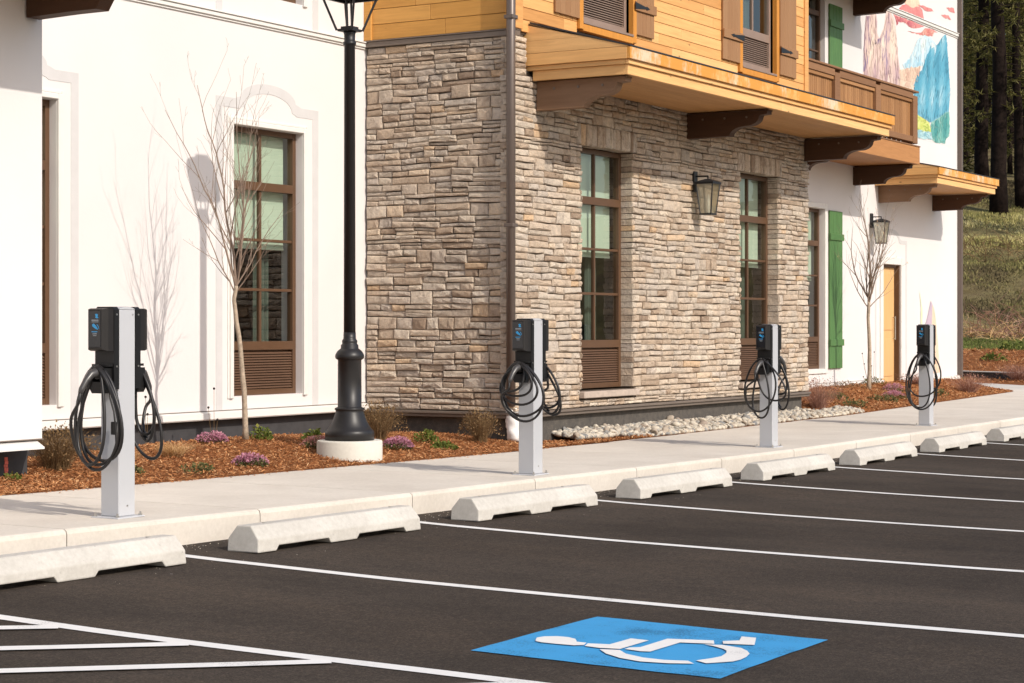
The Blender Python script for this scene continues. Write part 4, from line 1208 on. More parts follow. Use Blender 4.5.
for i, (kx, poly) in enumerate(MURAL.items()):
    def mp(b, poly=poly, i=i):
        # jitter the outline a little so that the brushwork looks hand painted
        pts = []
        for j in range(len(poly)):
            a = poly[j]; c = poly[(j + 1) % len(poly)]
            pts.append(tuple(a))
            L = math.hypot(c[0] - a[0], c[1] - a[1])
            for q in range(1, int(L / .12) + 1):
                u = q / (int(L / .12) + 1)
                pts.append((a[0] + (c[0] - a[0]) * u + R.uniform(-.012, .012), a[1] + (c[1] - a[1]) * u + R.uniform(-.012, .012)))
        d = YW - .003 - .0003 * i
        b.add([(x, d, z) for x, z in pts], [tuple(range(len(pts)))])
    base = kx.rstrip('0123456789') if kx not in MU else kx
    nm = {'peach_rock': 'painted_rock', 'purple_rock': 'painted_rock', 'violet_rock': 'painted_rock', 'spire': 'painted_rock', 'spire2': 'painted_rock', 'white_gap': 'painted_sky',
          'red_cloud': 'painted_cloud', 'peach_cloud': 'painted_cloud', 'pale_mountain': 'painted_mountain', 'blue_mountain': 'painted_mountain', 'tan_hills': 'painted_hill', 'teal_trees': 'painted_trees', 'meadow': 'painted_meadow', 'lake': 'painted_lake', 'reeds': 'painted_reeds'}[base]
    child(mur, nm, MU[base], mp)
STROKES = {
 'peach_rock': (420, 1.50, .40, .034, [(0, (0.44, 0.30, 0.33)), (.35, (0.60, 0.44, 0.41)), (.7, (0.72, 0.58, 0.48)), (1, (0.78, 0.68, 0.58))]),
 'violet_rock': (200, 1.45, .26, .032, [(0, (0.20, 0.16, 0.28)), (.5, (0.34, 0.25, 0.34)), (1, (0.58, 0.42, 0.42))]),
 'purple_rock': (50, 1.55, .22, .022, [(0, (0.24, 0.17, 0.26)), (.5, (0.40, 0.28, 0.34)), (1, (0.60, 0.44, 0.42))]),
 'red_cloud': (60, .75, .16, .030, [(0, (0.42, 0.10, 0.13)), (.5, (0.56, 0.20, 0.22)), (1, (0.72, 0.40, 0.36))]),
 'red_cloud2': (50, .6, .14, .026, [(0, (0.50, 0.12, 0.12)), (.5, (0.62, 0.24, 0.20)), (1, (0.74, 0.44, 0.36))]),
 'pale_mountain': (160, 1.0, .24, .040, [(0, (0.30, 0.52, 0.64)), (.5, (0.50, 0.64, 0.70)), (1, (0.74, 0.74, 0.66))]),
 'blue_mountain': (700, 1.0, .38, .040, [(0, (0.07, 0.25, 0.36)), (.4, (0.11, 0.36, 0.49)), (.75, (0.20, 0.45, 0.56)), (1, (0.46, 0.64, 0.70))]),
 'tan_hills': (140, .5, .20, .036, [(0, (0.56, 0.36, 0.28)), (.5, (0.68, 0.52, 0.40)), (1, (0.78, 0.70, 0.56))]),
 'teal_trees': (260, 1.55, .16, .032, [(0, (0.06, 0.26, 0.26)), (.5, (0.16, 0.42, 0.38)), (1, (0.36, 0.56, 0.40))]),
 'meadow': (60, .1, .14, .020, [(0, (0.34, 0.44, 0.10)), (.5, (0.56, 0.60, 0.16)), (1, (0.72, 0.70, 0.34))]),
 'lake': (50, .02, .18, .014, [(0, (0.20, 0.42, 0.50)), (.5, (0.36, 0.56, 0.60)), (1, (0.62, 0.72, 0.72))]),
}
def inside(x, y, poly):
    c = False; j = len(poly) - 1
    for i in range(len(poly)):
        if (poly[i][1] > y) != (poly[j][1] > y) and x < (poly[j][0] - poly[i][0]) * (y - poly[i][1]) / (poly[j][1] - poly[i][1]) + poly[i][0]:
            c = not c
        j = i
    return c
for q_, (kx, (n, ang, L, W, pal)) in enumerate(STROKES.items()):
    mk = NT('brush_' + kx)
    mk.col(mk.ramp(mk.attr(), pal)); mk.set(.85, spec=.2)
    poly = MURAL[kx]
    x0, x1 = min(p[0] for p in poly), max(p[0] for p in poly); y0, y1 = min(p[1] for p in poly), max(p[1] for p in poly)
    def st(b):
        d = YW - .0095
        m = 0; cnt = 0
        while m < n:
            x, z = R.uniform(x0, x1), R.uniform(y0, y1)
            a = ang + R.gauss(0, .16); l = L * R.uniform(.4, 1.1) / 2; w2 = W * R.uniform(.5, 1.2)
            ca, sa = cos(a), sin(a)
            if inside(x, z, MURAL['white_gap']) or not (inside(x, z, poly) and inside(x + ca * l * .8, z + sa * l * .8, poly) and inside(x - ca * l * .8, z - sa * l * .8, poly)):
                m += .1; continue
            b.rnd = min(1, max(0, .45 + .42 * sin(x * 5.1 + z * 2.3) * sin(z * 3.1 - x * 6.0) + R.gauss(0, .05)))
            d = YW - .0095 - cnt * .000008 - q_ * .0004; cnt += 1
            b.add([(x - ca * l, d, z - sa * l), (x + sa * w2, d, z - ca * w2), (x + ca * l, d, z + sa * l), (x - sa * w2, d, z + ca * w2)], [(0, 1, 2, 3)])
            m += 1
    child(mur, 'brush_strokes', mk.m, st, kind='stuff')
# interior cores so that no light passes through the block, and plain roofs above the picture
child(BLD, 'roof', M['flash'], lambda b: (b.box(18.3, 26.9, 10.2, 13.5, 7.41, 7.6), b.box(3.5, 11.6, 10.3, 13.5, 7.51, 7.7), b.box(11.61, 18.29, 12.3, 24, 7.51, 7.7), b.box(26.91, 39.7, 12.3, 24.3, 9.51, 9.7), b.box(3.5, 26.9, 13.51, 24, 7.71, 7.8)))
child(BLD, 'rear_wall', M['plaster'], lambda b: (b.box(4, 39.09, 23.6, 23.9, -.3, 7.4), b.box(4, 4.3, 11.2, 23.6, -.3, 7.4), b.box(26.7, 39.09, 23.61, 23.9, 7.81, 9.5)))

# downspouts
def pipe(b, x, y, z0, z1, r=.048, br=(1.0, 2.5, 4.2)):
    b.smooth = True
    b.tube([(x, y, z0), (x, y, z1)], r, 14)
dp = child(BLD, 'downspout', M['pipe'], lambda b: pipe(b, XC - .068, 10.86, .36, 7.3, .05), label='bronze round downspout at the stone corner')
for z in (4.53, 2.3):
    child(dp, 'pipe_strap', M['pipe'], lambda b: (b.bbox(XC - .123, XC - .013, 10.803, 10.917, z - .02, z + .02, .004)))
child(BLD, 'downspout', M['pipe'], lambda b: b.bbox(39.385, 39.455, YW - .10, YW - .0, .2, 9.4, .01), label='square bronze downspout on the far corner')
child(BLD, 'corner_trim', M['pipe'], lambda b: b.bbox(39.385, 39.43, YW + .01, YW + .12, .2, 9.4, .01))

# ------------------------------------------------------------------ white wrapped pipe end
def wrap():
    t = thing('wrapped_pipe_end', (18.40, 10.86, .02), 'white ribbed plastic wrap around the foot of the downspout at the stone corner', 'pipe wrap')
    def f(b):
        b.smooth = True
        prof = [(.0, .0), (.075, .0), (.088, .03), (.084, .07), (.088, .11), (.080, .125), (.084, .15), (.078, .19), (.082, .205), (.076, .26), (.068, .32), (.055, .37), (.05, .39)]
        n = 18; vs = []
        for j, (r, z) in enumerate(prof):
            for i in range(n):
                a = 2 * pi * i / n
                rr_ = r * (1 + .06 * sin(3 * a + j * 1.1) + R.uniform(-.02, .02))
                vs.append((18.43 + rr_ * cos(a) + .02 * (1 - z / .4), 10.92 + rr_ * sin(a) - .05 * (1 - z / .4), z + .005 - .02))
        b.add(vs, [(j * n + i, j * n + (i + 1) % n, (j + 1) * n + (i + 1) % n, (j + 1) * n + i) for j in range(len(prof) - 1) for i in range(n)])
    child(t, 'wrap', M['bag'], f)
wrap()

# ------------------------------------------------------------------ wheel stops
def wheel_stop():
    L, W_, H_ = 1.82, .155, .163
    b = MB()
    prof = [(-.122, 0), (-.117, .082), (-.052, H_), (.052, H_), (.117, .082), (.122, 0)]   # y, z
    u = [0, .10, .115, .405, .42, .58, .595, .885, .90, 1.0]
    nh = [0, 0, .032, .032, 0, 0, .032, .032, 0, 0]
    sts = [(0.0, 1.0, 0)] 
    vs = []; n = len(prof)
    ends = []
    X_ = [0.0] + [q * L for q in u[1:-1]] + [L]
    for i, x in enumerate(X_):
        k_ = .0
        for (y, z) in prof:
            zz = z
            if abs(y) > .1219: zz = nh[i]
            inset = .012 * (z / H_) if i == 0 else (-.012 * (z / H_) if i == len(X_) - 1 else 0)
            vs.append((x + inset + R.uniform(-.0015, .0015), y + R.uniform(-.001, .001), zz))
    fs = []
    for i in range(len(X_) - 1):
        for j in range(n - 1):
            fs.append((i * n + j, i * n + j + 1, (i + 1) * n + j + 1, (i + 1) * n + j))
        fs.append((i * n + n - 1, i * n, (i + 1) * n, (i + 1) * n + n - 1))
    fs += [tuple(range(n))[::-1], tuple((len(X_) - 1) * n + j for j in range(n))]
    b.add(vs, fs)
    o = b.build('wheel_stop', M['stop'])
    mod = o.modifiers.new('bevel', 'BEVEL'); mod.width = .008; mod.segments = 2; mod.limit_method = 'ANGLE'; mod.angle_limit = radians(25)
    return o
WS = wheel_stop()
pin = MB(); pin.tube([(0, 0, .14), (0, 0, .168)], .012, 8)
PIN = pin.build('anchor_pin', M['bolt'], WS)
ws_labels = ['pale concrete wheel stop nearest the camera, cut off by the left edge of the picture',
 'pale concrete wheel stop right of the first charger, with its full length in view',
 'stained concrete wheel stop directly in front of the second charger',
 'white concrete wheel stop between the second and third chargers',
 'concrete wheel stop just right of and in front of the third charger',
 'short looking concrete wheel stop left of the fourth charger',
 'concrete wheel stop just in front of the fourth charger',
 'far concrete wheel stop cut off by the right edge of the picture',
 'concrete wheel stop beyond the right edge of the picture']
for i in range(9):
    x = 7.08 + 2.562 * i + (.06 if i == 0 else 0)
    a, c = lot(x, 7.62), lot(x + 1.82, 7.62)
    if i == 0:
        o, p_ = WS, PIN
    else:
        o = WS.copy(); COL.objects.link(o)
        p_ = PIN.copy(); COL.objects.link(p_); p_.parent = o
    o.location = (x, 7.622 + R.uniform(-.012, .012), a + .002)
    o.rotation_euler = (0, math.atan2(a - c, 1.82), R.uniform(-.006, .006))
    p_.location = (1.62 if i != 2 else 1.45, 0, 0)
    tag(o, ws_labels[i], 'wheel stop', 'concrete wheel stops along the kerb')
# a second pin per stop
for o in [q for q in COL.objects if q.name.startswith('wheel_stop')]:
    p_ = PIN.copy(); COL.objects.link(p_); p_.parent = o; p_.location = (.21, 0, 0)

# ------------------------------------------------------------------ chargers
def charger(cx, cy, H, label, near, far, fargun=False, name='ev_charger', neargun=1.0):
    z0 = gs(cx) + .001
    T = thing(name, (cx, cy, z0), label, 'EV charger', 'pedestal EV chargers on the sidewalk')
    h = .075
    def base(b):
        b.bbox(cx - .125, cx + .125, cy - .11, cy + .11, z0, z0 + .010, .002)
    child(T, 'base_plate', M['postface'], base)
    for sx in (-1, 1):
        for sy in (-1, 1):
            child(T, 'anchor_bolt', M['bolt'], lambda b: (b.tube([(cx + sx * .105, cy + sy * .09, z0 + .01), (cx + sx * .105, cy + sy * .09, z0 + .034)], .006, 6), b.tube([(cx + sx * .105, cy + sy * .09, z0 + .01), (cx + sx * .105, cy + sy * .09, z0 + .020)], .012, 6)))
    def post(b):
        b.bbox(cx - h, cx + h, cy - h, cy + h, z0 + .01, z0 + H - .018, .006)
    P_ = child(T, 'post', M['postface'], post)
    child(P_, 'screw', M['bolt'], lambda b: (b.tube([(cx + .0, cy - h - .003, z0 + .075), (cx, cy - h + .004, z0 + .075)], .006, 8)))
    child(P_, 'screw', M['bolt'], lambda b: (b.tube([(cx + .05, cy - h - .003, z0 + H - .05), (cx + .05, cy - h + .004, z0 + H - .05)], .005, 8)))
    def cap(b):
        b.smooth = False
        n = 8; vs = []
        for i in range(n + 1):
            u = -1 + 2 * i / n
            for y in (cy - h, cy + h):
                vs.append((cx + u * h, y, z0 + H - .018 + .018 * (1 - u * u)))
        b.add(vs, [(2 * i, 2 * i + 1, 2 * i + 3, 2 * i + 2) for i in range(n)] + [tuple(2 * i for i in range(n + 1)), tuple(2 * i + 1 for i in range(n + 1))[::-1]])
    child(T, 'post_cap', M['postface'], cap)
    for s, loops in ((-1, near), (1, far)):
        F = lambda u, v, z: (cx + s * (h + u), cy + v, z0 + z)
        def plate(b):
            pr = [(-.078, .80), (.078, .80), (.078, H - .02), (.06, H - .002), (-.06, H - .002), (-.078, H - .02)]
            b.prism(pr, lambda v, z, t: F(t, v, z), .001, .046)
        pl = child(T, 'mount_plate', M['plastic'], plate)
        for z in (H - .05, H - .37):
            for sv in (-1, 1):
                child(pl, 'screw', M['bolt'], lambda b: b.tube([F(.024, sv * .081, z), F(.024, sv * .075, z)], .006, 8))
        zt, zb = H - .012, H - .275
        def cover(b):
            rings = []
            for (u, hv, dz) in ((.047, .074, 0), (.092, .072, 0), (.128, .059, .004), (.135, .053, .010)):
                rings.append([F(u, -hv, zb + dz * 2), F(u, hv, zb + dz * 2), F(u, hv, zt - dz * 1.5), F(u, -hv, zt - dz * 1.5)])
            vs = [p for r_ in rings for p in r_]
            fs = [(i * 4 + j, i * 4 + (j + 1) % 4, (i + 1) * 4 + (j + 1) % 4, (i + 1) * 4 + j) for i in range(3) for j in range(4)]
            fs += [(0, 1, 2, 3), (12, 13, 14, 15)]
            b.add(vs, fs)
        cv = child(T, 'charging_unit', M['plasticgrey'], cover)
        child(cv, 'front_panel', M['screen'], lambda b: b.prism([(-.050, zb + .026), (.050, zb + .026), (.050, zt - .022), (.046, zt - .018), (-.046, zt - .018), (-.050, zt - .022)], lambda v, z, t: F(t, v, z), .1352, .1385))
        # blue and grey printing
        zc = zt
        marks = [([(-.012, -.050), (-.006, -.036), (-.022, -.034), (-.030, -.040), (-.026, -.052), (-.036, -.060), (-.018, -.062), (-.008, -.058)], 'bluemark'),
                 ([(.022, -.070), (-.034, -.070), (-.034, -.078), (.022, -.078)], 'greymark'), ([(.022, -.082), (-.034, -.082), (-.034, -.086), (.022, -.086)], 'greymark'),
                 ([(.018, -.100), (.004, -.094), (-.010, -.104), (-.026, -.122), (-.030, -.132), (-.014, -.128), (.004, -.118), (.016, -.110)], 'bluemark'),
                 ([(-.018, -.098), (-.028, -.102), (-.036, -.114), (-.038, -.126), (-.034, -.126), (-.032, -.115), (-.025, -.106)], 'bluemark'),
                 ([(.022, -.142), (-.026, -.142), (-.026, -.147), (.022, -.147)], 'bluemark'), ([(.014, -.154), (-.020, -.154), (-.020, -.160), (.014, -.160)], 'greymark'), ([(.010, -.166), (-.018, -.166), (-.018, -.170), (.010, -.170)], 'greymark')]
        for pg, mt in marks:
            sgn = 1
            child(cv, 'printed_mark', M[mt], lambda b: b.add([F(.1392, v * sgn, zc + z) for v, z in pg], [tuple(range(len(pg)))]))
        def hol(b):
            b.prism([(-.056, .93), (-.062, .80), (-.045, .775), (.045, .775), (.062, .80), (.056, .93), (.040, .93), (.034, .845), (-.034, .845), (-.040, .93)], lambda v, z, t: F(t, v, z), .047, .112)
            b.prism([(-.070, .94), (.070, .94), (.070, .955), (-.070, .955)], lambda v, z, t: F(t, v, z), .047, .085)
            b.tube([F(.047, 0, .90), F(.115, 0, .895)], .034, 14)
        child(T, 'holster', M['plastic'], hol)
        ht, so_ = (.90, 1)
        if s == -1 or fargun is not None:
            if s == -1 or not fargun:
                gp = [F(.085, -.004, .898), F(.135, .0, .902), F(.165, .004, .892), F(.20, .010, .855), F(.232, .016, .805), F(.245, .018, .780)]
            else:
                gp = [F(.085, -.004, .93), F(.13, -.01, .955), F(.18, -.02, .945), F(.225, -.04, .90), F(.25, -.05, .84), F(.255, -.052, .81)]
            gr = [.027, .029, .026, .020, .019, .013]
            def gun(b):
                b.smooth = True; b.tube(gp, gr, 12)
            gn = child(T, 'connector', M['gun'], gun)
            child(gn, 'trigger', M['plastic'], lambda b: b.tube([tuple(Vector(gp[2]) + Vector((0, 0, -.03))), tuple(Vector(gp[3]) + Vector((-s * .012, 0, -.026)))], .007, 6))
            end = Vector(gp[-1])
        def cables(b):
            b.smooth = True
            # tail from connector into the first loop
            for q, (vc, W_, zt_, zb_, u0, u1, ph) in enumerate(loops):
                pts = []
                N = 44
                for i in range(N + 1):
                    th = 2 * pi * i / N
                    t = (1 - cos(th)) / 2
                    wv = W_ * sin(th) * (.62 + .38 * t ** .8) * 1.12
                    v = vc * t + wv + .012 * sin(2 * th + ph)
                    u = u0 + (u1 - u0) * t + .018 * sin(th + ph) + .006 * q * (1 - t)
                    z = zt_ - (zt_ - zb_) * t ** .93 + .006 * sin(3 * th + ph * 2)
                    pts.append(F(u, v, z))
                b.tube(pts, .0104, 8)
            vc, W_, zt_, zb_, u0, u1, ph = loops[0]
            e2 = Vector(F(u1 + .02, vc * .9 + W_ * .5, zb_ + .06))
            pts = [end, end + Vector((s * .010, .004, -.06)), end.lerp(e2, .35) + Vector((s * .02, W_ * .35, -.02)), end.lerp(e2, .7) + Vector((s * .01, W_ * .3, -.02)), e2, Vector(F(u1 + .01, vc * .9 + W_ * .2, zb_ + .012))]
            # Catmull-Rom
            P2 = []
            for i in range(len(pts) - 1):
                p0 = pts[max(i - 1, 0)]; p1 = pts[i]; p2 = pts[i + 1]; p3 = pts[min(i + 2, len(pts) - 1)]
                for k_ in range(6):
                    t = k_ / 6
                    P2.append(.5 * ((2 * p1) + (p2 - p0) * t + (2 * p0 - 5 * p1 + 4 * p2 - p3) * t * t + (3 * p1 - p0 - 3 * p2 + p3) * t ** 3))
            P2.append(pts[-1])
            b.tube(P2, .0104, 8)
        child(T, 'cable', M['cable'], cables)
    return T, z0, h

c1, z0_, h_ = charger(9.41, 8.415, 1.31, 'silver pedestal charger nearest the camera, long black cable loops against the white wall',
    [(.0, .175, .94, .31, .10, .13, .3), (-.015, .165, .935, .335, .10, .12, 1.7), (-.03, .185, .945, .36, .09, .10, 2.9), (.02, .12, .93, .345, .11, .15, 4.0)],
    [(-.07, .10, .93, .47, .10, .13, .5), (-.06, .065, .93, .50, .10, .14, 2.2), (-.09, .11, .93, .36, .09, .12, 3.5)])
def hang(b):
    b.smooth = True
    x = 9.41 - .075 - .03; y = 8.36
    b.tube([(x, y + .03, z0_ + .80), (x - .004, y + .02, z0_ + .74), (x, y - .006, z0_ + .66), (x - .006, y - .02, z0_ + .60), (x, y - .022, z0_ + .52), (x - .004, y - .03, z0_ + .40)], .006, 6)
child(c1, 'lead', M['cable'], hang)
child(c1, 'lead_plug', M['plastic'], lambda b: b.bbox(9.285, 9.315, 8.335, 8.365, z0_ + .52, z0_ + .60, .004))
charger(14.445, 8.365, 1.31, 'silver pedestal charger with round cable coils in front of the stone corner',
    [(-.06, .20, .94, .46, .10, .14, .3), (-.05, .20, .935, .50, .09, .12, 1.4), (.03, .15, .93, .66, .10, .14, 2.6), (-.02, .19, .93, .60, .11, .13, 3.9), (.06, .10, .92, .70, .11, .15, 5.0)],
    [(-.09, .13, .93, .51, .10, .13, .6), (-.07, .11, .93, .55, .10, .14, 2.0), (-.10, .10, .92, .50, .09, .12, 3.7)])
charger(19.645, 8.445, 1.31, 'silver pedestal charger with wide drooping cables in front of the second stone window',
    [(.03, .18, .94, .39, .10, .15, .3), (-.17, .15, .93, .50, .09, .11, 1.9), (.0, .10, .93, .32, .11, .14, 3.1)],
    [(-.08, .11, .93, .40, .10, .13, .6), (-.05, .08, .93, .55, .10, .13, 2.4)], fargun=True)
charger(24.88, 8.50, 1.31, 'silver pedestal charger farthest away in front of the white wall with the orange door',
    [(.0, .21, .93, .22, .10, .14, .3), (-.02, .20, .93, .38, .10, .12, 1.9), (.02, .14, .93, .24, .09, .14, 3.1)],
    [(-.05, .11, .93, .48, .10, .13, .6), (-.02, .05, .93, .24, .10, .13, 2.4)])
0 and charger(30.02, 8.50, 1.31, 'silver pedestal charger just beyond the right edge of the picture',
    [(.0, .21, .93, .22, .10, .14, .3), (-.02, .20, .93, .38, .10, .12, 1.9)], [(-.05, .11, .93, .48, .10, .13, .6)])

# ------------------------------------------------------------------ street lamp
def street_lamp():
    x, y = 15.0, 10.61
    T = thing('street_lamp', (x, y, 0), 'tall black street lamp on a round concrete footing by the white wall', 'street lamp')
    child(T, 'footing', M['lampbase'], lambda b: b.lathe([(.302, -.3), (.302, .155), (.296, .166), (.286, .170), (0.0, .170)], x, y, 48, False), smooth=True)
    def bs(b):
        b.smooth = True
        b.lathe([(.226, .1705), (.226, .235), (.222, .250), (.214, .262), (.200, .275), (.178, .305), (.158, .345), (.142, .39), (.131, .425), (.128, .44), (.1295, .445), (.137, .450), (.137, .462), (.129, .468), (.118, .470), (.110, .474),
                 (.109, .70), (.108, .905), (.112, .908), (.130, .92), (.134, .94), (.130, .958), (.115, .985), (.098, 1.000), (.082, 1.012), (.080, 1.045), (.070, 1.052), (.068, 1.062), (.071, 1.075), (.068, 1.088), (.060, 1.098), (.0575, 1.11), (.0565, 1.16)], x, y, 40)
    child(T, 'base', M['black'], bs)
    def sh(b):
        b.smooth = True
        b.lathe([(.0545, 1.14), (.050, 3.80), (.0595, 3.803), (.0595, 3.83), (.050, 3.835), (.052, 3.90), (.060, 3.925)], x, y, 28)
    child(T, 'shaft', M['black'], sh)
    # lantern
    z = 3.925
    L_ = child(T, 'lantern', M['black'], lambda b: (b.bbox(x - .082, x + .082, y - .082, y + .082, z + .0, z + .022, .003), b.bbox(x - .06, x + .06, y - .06, y + .06, z + .0225, z + .045, .003)))
    hb, ht, H_ = .085, .175, .40
    for sx in (-1, 1):
        for sy in (-1, 1):
            child(L_, 'frame_bar', M['black'], lambda b: b.tube([(x + sx * hb, y + sy * hb, z + .008), (x + sx * ht, y + sy * ht, z + .30)], .011, 6))
    child(L_, 'frame_ring', M['black'], lambda b: (b.box(x - ht - .012, x + ht + .012, y - ht - .012, y - ht + .012, z + .295, z + .32), b.box(x - ht - .012, x + ht + .012, y + ht - .012, y + ht + .012, z + .295, z + .32),
          b.box(x - ht - .012, x - ht + .012, y - ht + .0121, y + ht - .0121, z + .295, z + .32), b.box(x + ht - .012, x + ht + .012, y - ht + .0121, y + ht - .0121, z + .295, z + .32)))
    child(L_, 'inner_bar', M['black'], lambda b: (b.tube([(x - .035, y, z + .045), (x - .05, y, z + .30)], .010, 6), b.tube([(x + .035, y, z + .045), (x + .02, y, z + .30)], .010, 6)))
    def top(b):
        vs = []
        for (r_, zz) in ((ht + .03, .32), (ht + .035, .335), (.20, .42), (.13, .50), (.10, .52), (.10, .555), (.06, .585), (.015, .62)):
            vs += [(x - r_, y - r_, z + zz), (x + r_, y - r_, z + zz), (x + r_, y + r_, z + zz), (x - r_, y + r_, z + zz)]
        fs = [(i * 4 + j, i * 4 + (j + 1) % 4, (i + 1) * 4 + (j + 1) % 4, (i + 1) * 4 + j) for i in range(7) for j in range(4)] + [(3, 2, 1, 0), (28, 29, 30, 31)]
        b.add(vs, fs)
    child(L_, 'lamp_roof', M['black'], top)
street_lamp()

# ------------------------------------------------------------------ wall lanterns
def wall_lantern(x, yw, zc, label):
    T = thing('wall_lantern', (x, yw, zc), label, 'wall lantern', 'wall lanterns on the facade')
    y = yw - .20
    child(T, 'back_plate', M['black'], lambda b: b.bbox(x - .05, x + .05, yw - .035, yw + .005, zc + .04, zc + .30, .004))
    child(T, 'arm', M['black'], lambda b: (b.tube([(x, yw - .02, zc + .235), (x, y - .0, zc + .235)], .010, 8), b.tube([(x, y, zc + .24), (x, y, zc + .19)], .010, 8)))
    a, c = .112, .074
    zt, zb = zc + .13, zc - .235
    fr = child(T, 'frame', M['hinge'], lambda b: ([b.tube([(x + sx * a, y + sy * a, zt), (x + sx * c, y + sy * c, zb)], .009, 4) for sx in (-1, 1) for sy in (-1, 1)],
        b.bbox(x - c - .01, x + c + .01, y - c - .01, y + c + .01, zb - .02, zb + .0, .002),
        b.bbox(x - a - .014, x + a + .014, y - a - .014, y + a + .014, zt, zt + .015, .002)))
    def roof(b):
        vs = []
        for (r_, zz) in ((a + .018, .015), (a + .016, .026), (.07, .052), (.045, .058), (.03, .068)):
            vs += [(x - r_, y - r_, zt + zz), (x + r_, y - r_, zt + zz), (x + r_, y + r_, zt + zz), (x - r_, y + r_, zt + zz)]
        b.add(vs, [(i * 4 + j, i * 4 + (j + 1) % 4, (i + 1) * 4 + (j + 1) % 4, (i + 1) * 4 + j) for i in range(4) for j in range(4)] + [(3, 2, 1, 0), (16, 17, 18, 19)])
    child(T, 'lantern_roof', M['hinge'], roof)
    for sx, sy in ((-1, 0), (1, 0), (0, -1), (0, 1)):
        def gp(b):
            if sx: p = [(x + sx * c, y - c, zb), (x + sx * c, y + c, zb), (x + sx * a, y + a, zt), (x + sx * a, y - a, zt)]
            else: p = [(x - c, y + sy * c, zb), (x + c, y + sy * c, zb), (x + a, y + sy * a, zt), (x - a, y + sy * a, zt)]
            b.add(p, [(0, 1, 2, 3)])
        child(T, 'glass_panel', M['lanternglass'], gp)
    for dx, dy in ((-.02, -.01), (.025, .0), (.0, .028)):
        child(T, 'candle', M['tag'], lambda b: (b.tube([(x + dx, y + dy, zb), (x + dx, y + dy, zb + .17)], .011, 8), b.tube([(x + dx, y + dy, zb + .17), (x + dx, y + dy, zb + .24)], [.013, .004], 8)))
wall_lantern(22.85, YS, 2.88, 'black tapered wall lantern on the stone wall between the two windows')
wall_lantern(34.42, YW, 2.98, 'black tapered wall lantern on the white wall left of the orange door')

# ------------------------------------------------------------------ vegetation helpers
def np_mesh(name, V, F, rnd, mat, parent=None, kind=None, label=None):
    """V (n,3) F (m,k) arrays"""
    me = bpy.data.meshes.new(name)
    k_ = F.shape[1]
    me.vertices.add(len(V)); me.vertices.foreach_set('co', V.astype(np.float32).ravel())
    me.loops.add(F.size); me.loops.foreach_set('vertex_index', F.astype(np.int32).ravel())
    me.polygons.add(len(F))
    me.polygons.foreach_set('loop_start', np.arange(0, F.size, k_, dtype=np.int32))
    me.materials.append(mat)
    me.update(calc_edges=True)
    at = me.attributes.new('rnd', 'FLOAT', 'FACE')
    at.data.foreach_set('value', np.asarray(rnd, dtype=np.float32))
    o = bpy.data.objects.new(name, me)
    COL.objects.link(o)
    if parent is not None: o.parent = parent
    if kind: o['kind'] = kind
    if label: o['label'] = label
    return o

def chips(name, X0, X1, n, yfun0, yfun1, zf, size, label, lift=.004, excl=None, mat=None, seed=3, tilt=.35):
    rs = np.random.RandomState(seed)
    x = rs.uniform(X0, X1, n); u = rs.uniform(0, 1, n)
    y = np.array([yfun0(a) for a in x]); y = y + u * (np.array([yfun1(a) for a in x]) - y)
    z = np.array([zf(a, b_) for a, b_ in zip(x, y)])
    L = rs.uniform(.4, 1.0, n) ** 1.3 * size; W = L * rs.uniform(.12, .34, n)
    th = rs.uniform(0, 2 * pi, n); ti = rs.normal(0, tilt, n); ro = rs.normal(0, .6, n)
    d = np.stack([np.cos(th) * np.cos(ti), np.sin(th) * np.cos(ti), np.sin(ti)], 1)
    s = np.stack([-np.sin(th) * np.cos(ro), np.cos(th) * np.cos(ro), np.sin(ro)], 1)
    nrm = np.cross(d, s)
    c = np.stack([x, y, z + lift + rs.uniform(0, .014, n) + np.abs(np.sin(ti)) * L * .4], 1)
    a = c - d * (L / 2)[:, None] - s * (W / 2)[:, None]; b_ = c + d * (L / 2)[:, None] - s * (W / 3)[:, None]
    e = c + d * (L / 2)[:, None] * .9 + s * (W / 2)[:, None]; f = c - d * (L / 2)[:, None] * .85 + s * (W / 3)[:, None]
    m = c + nrm * (W * .35)[:, None] * np.sign(nrm[:, 2:3])
    V = np.stack([a, b_, e, f, m], 1).reshape(-1, 3)
    base = np.arange(n)[:, None] * 5
    F = np.concatenate([base + np.array([[0, 1, 4]]), base + np.array([[1, 2, 4]]), base + np.array([[2, 3, 4]]), base + np.array([[3, 0, 4]])], 1).reshape(-1, 3)
    r = np.repeat(rs.uniform(0, 1, n), 4)
    return np_mesh(name, V, F, r, mat or M['chips'], None, 'stuff', label)
chips('bark_mulch', 8.0, 18.9, 60000, lambda x: yback(x) - .015, lambda x: 12.78 if x > 11.4 else 11.0, mulch, .042, 'orange brown bark chips covering the near planting bed', seed=3)
chips('bark_mulch', 26.9, 40.0, 30000, lambda x: yback(x) + .0, lambda x: 12.78 if x < 39.3 else 13.2, mulch, .055, 'orange brown bark chips in the bed below the green shutter and door', seed=5)
chips('bark_mulch', 18.3, 20.6, 2600, lambda x: yback(x), lambda x: yback(x) + .35 - .16 * (x - 18.3), mulch, .055, 'orange brown bark chips tapering off in front of the stone wall', seed=8)
def bank(n, seed):
    rs = np.random.RandomState(seed)
    return rs
_bk = [(44.5 + .0, 0)]
chips('bark_mulch', 42.2, 62.0, 26000, lambda x: max(12.6, (48.0 - .8606 * x) / .509 - 6), lambda x: min(26, (56.5 - .8606 * x) / .509), lambda x, y: (hill(x, y) + .03 if .8606 * x + .509 * y > 48.3 else gs(x)) , .10, 'reddish bark chips on the bank below the grass hill', seed=6, tilt=.5)

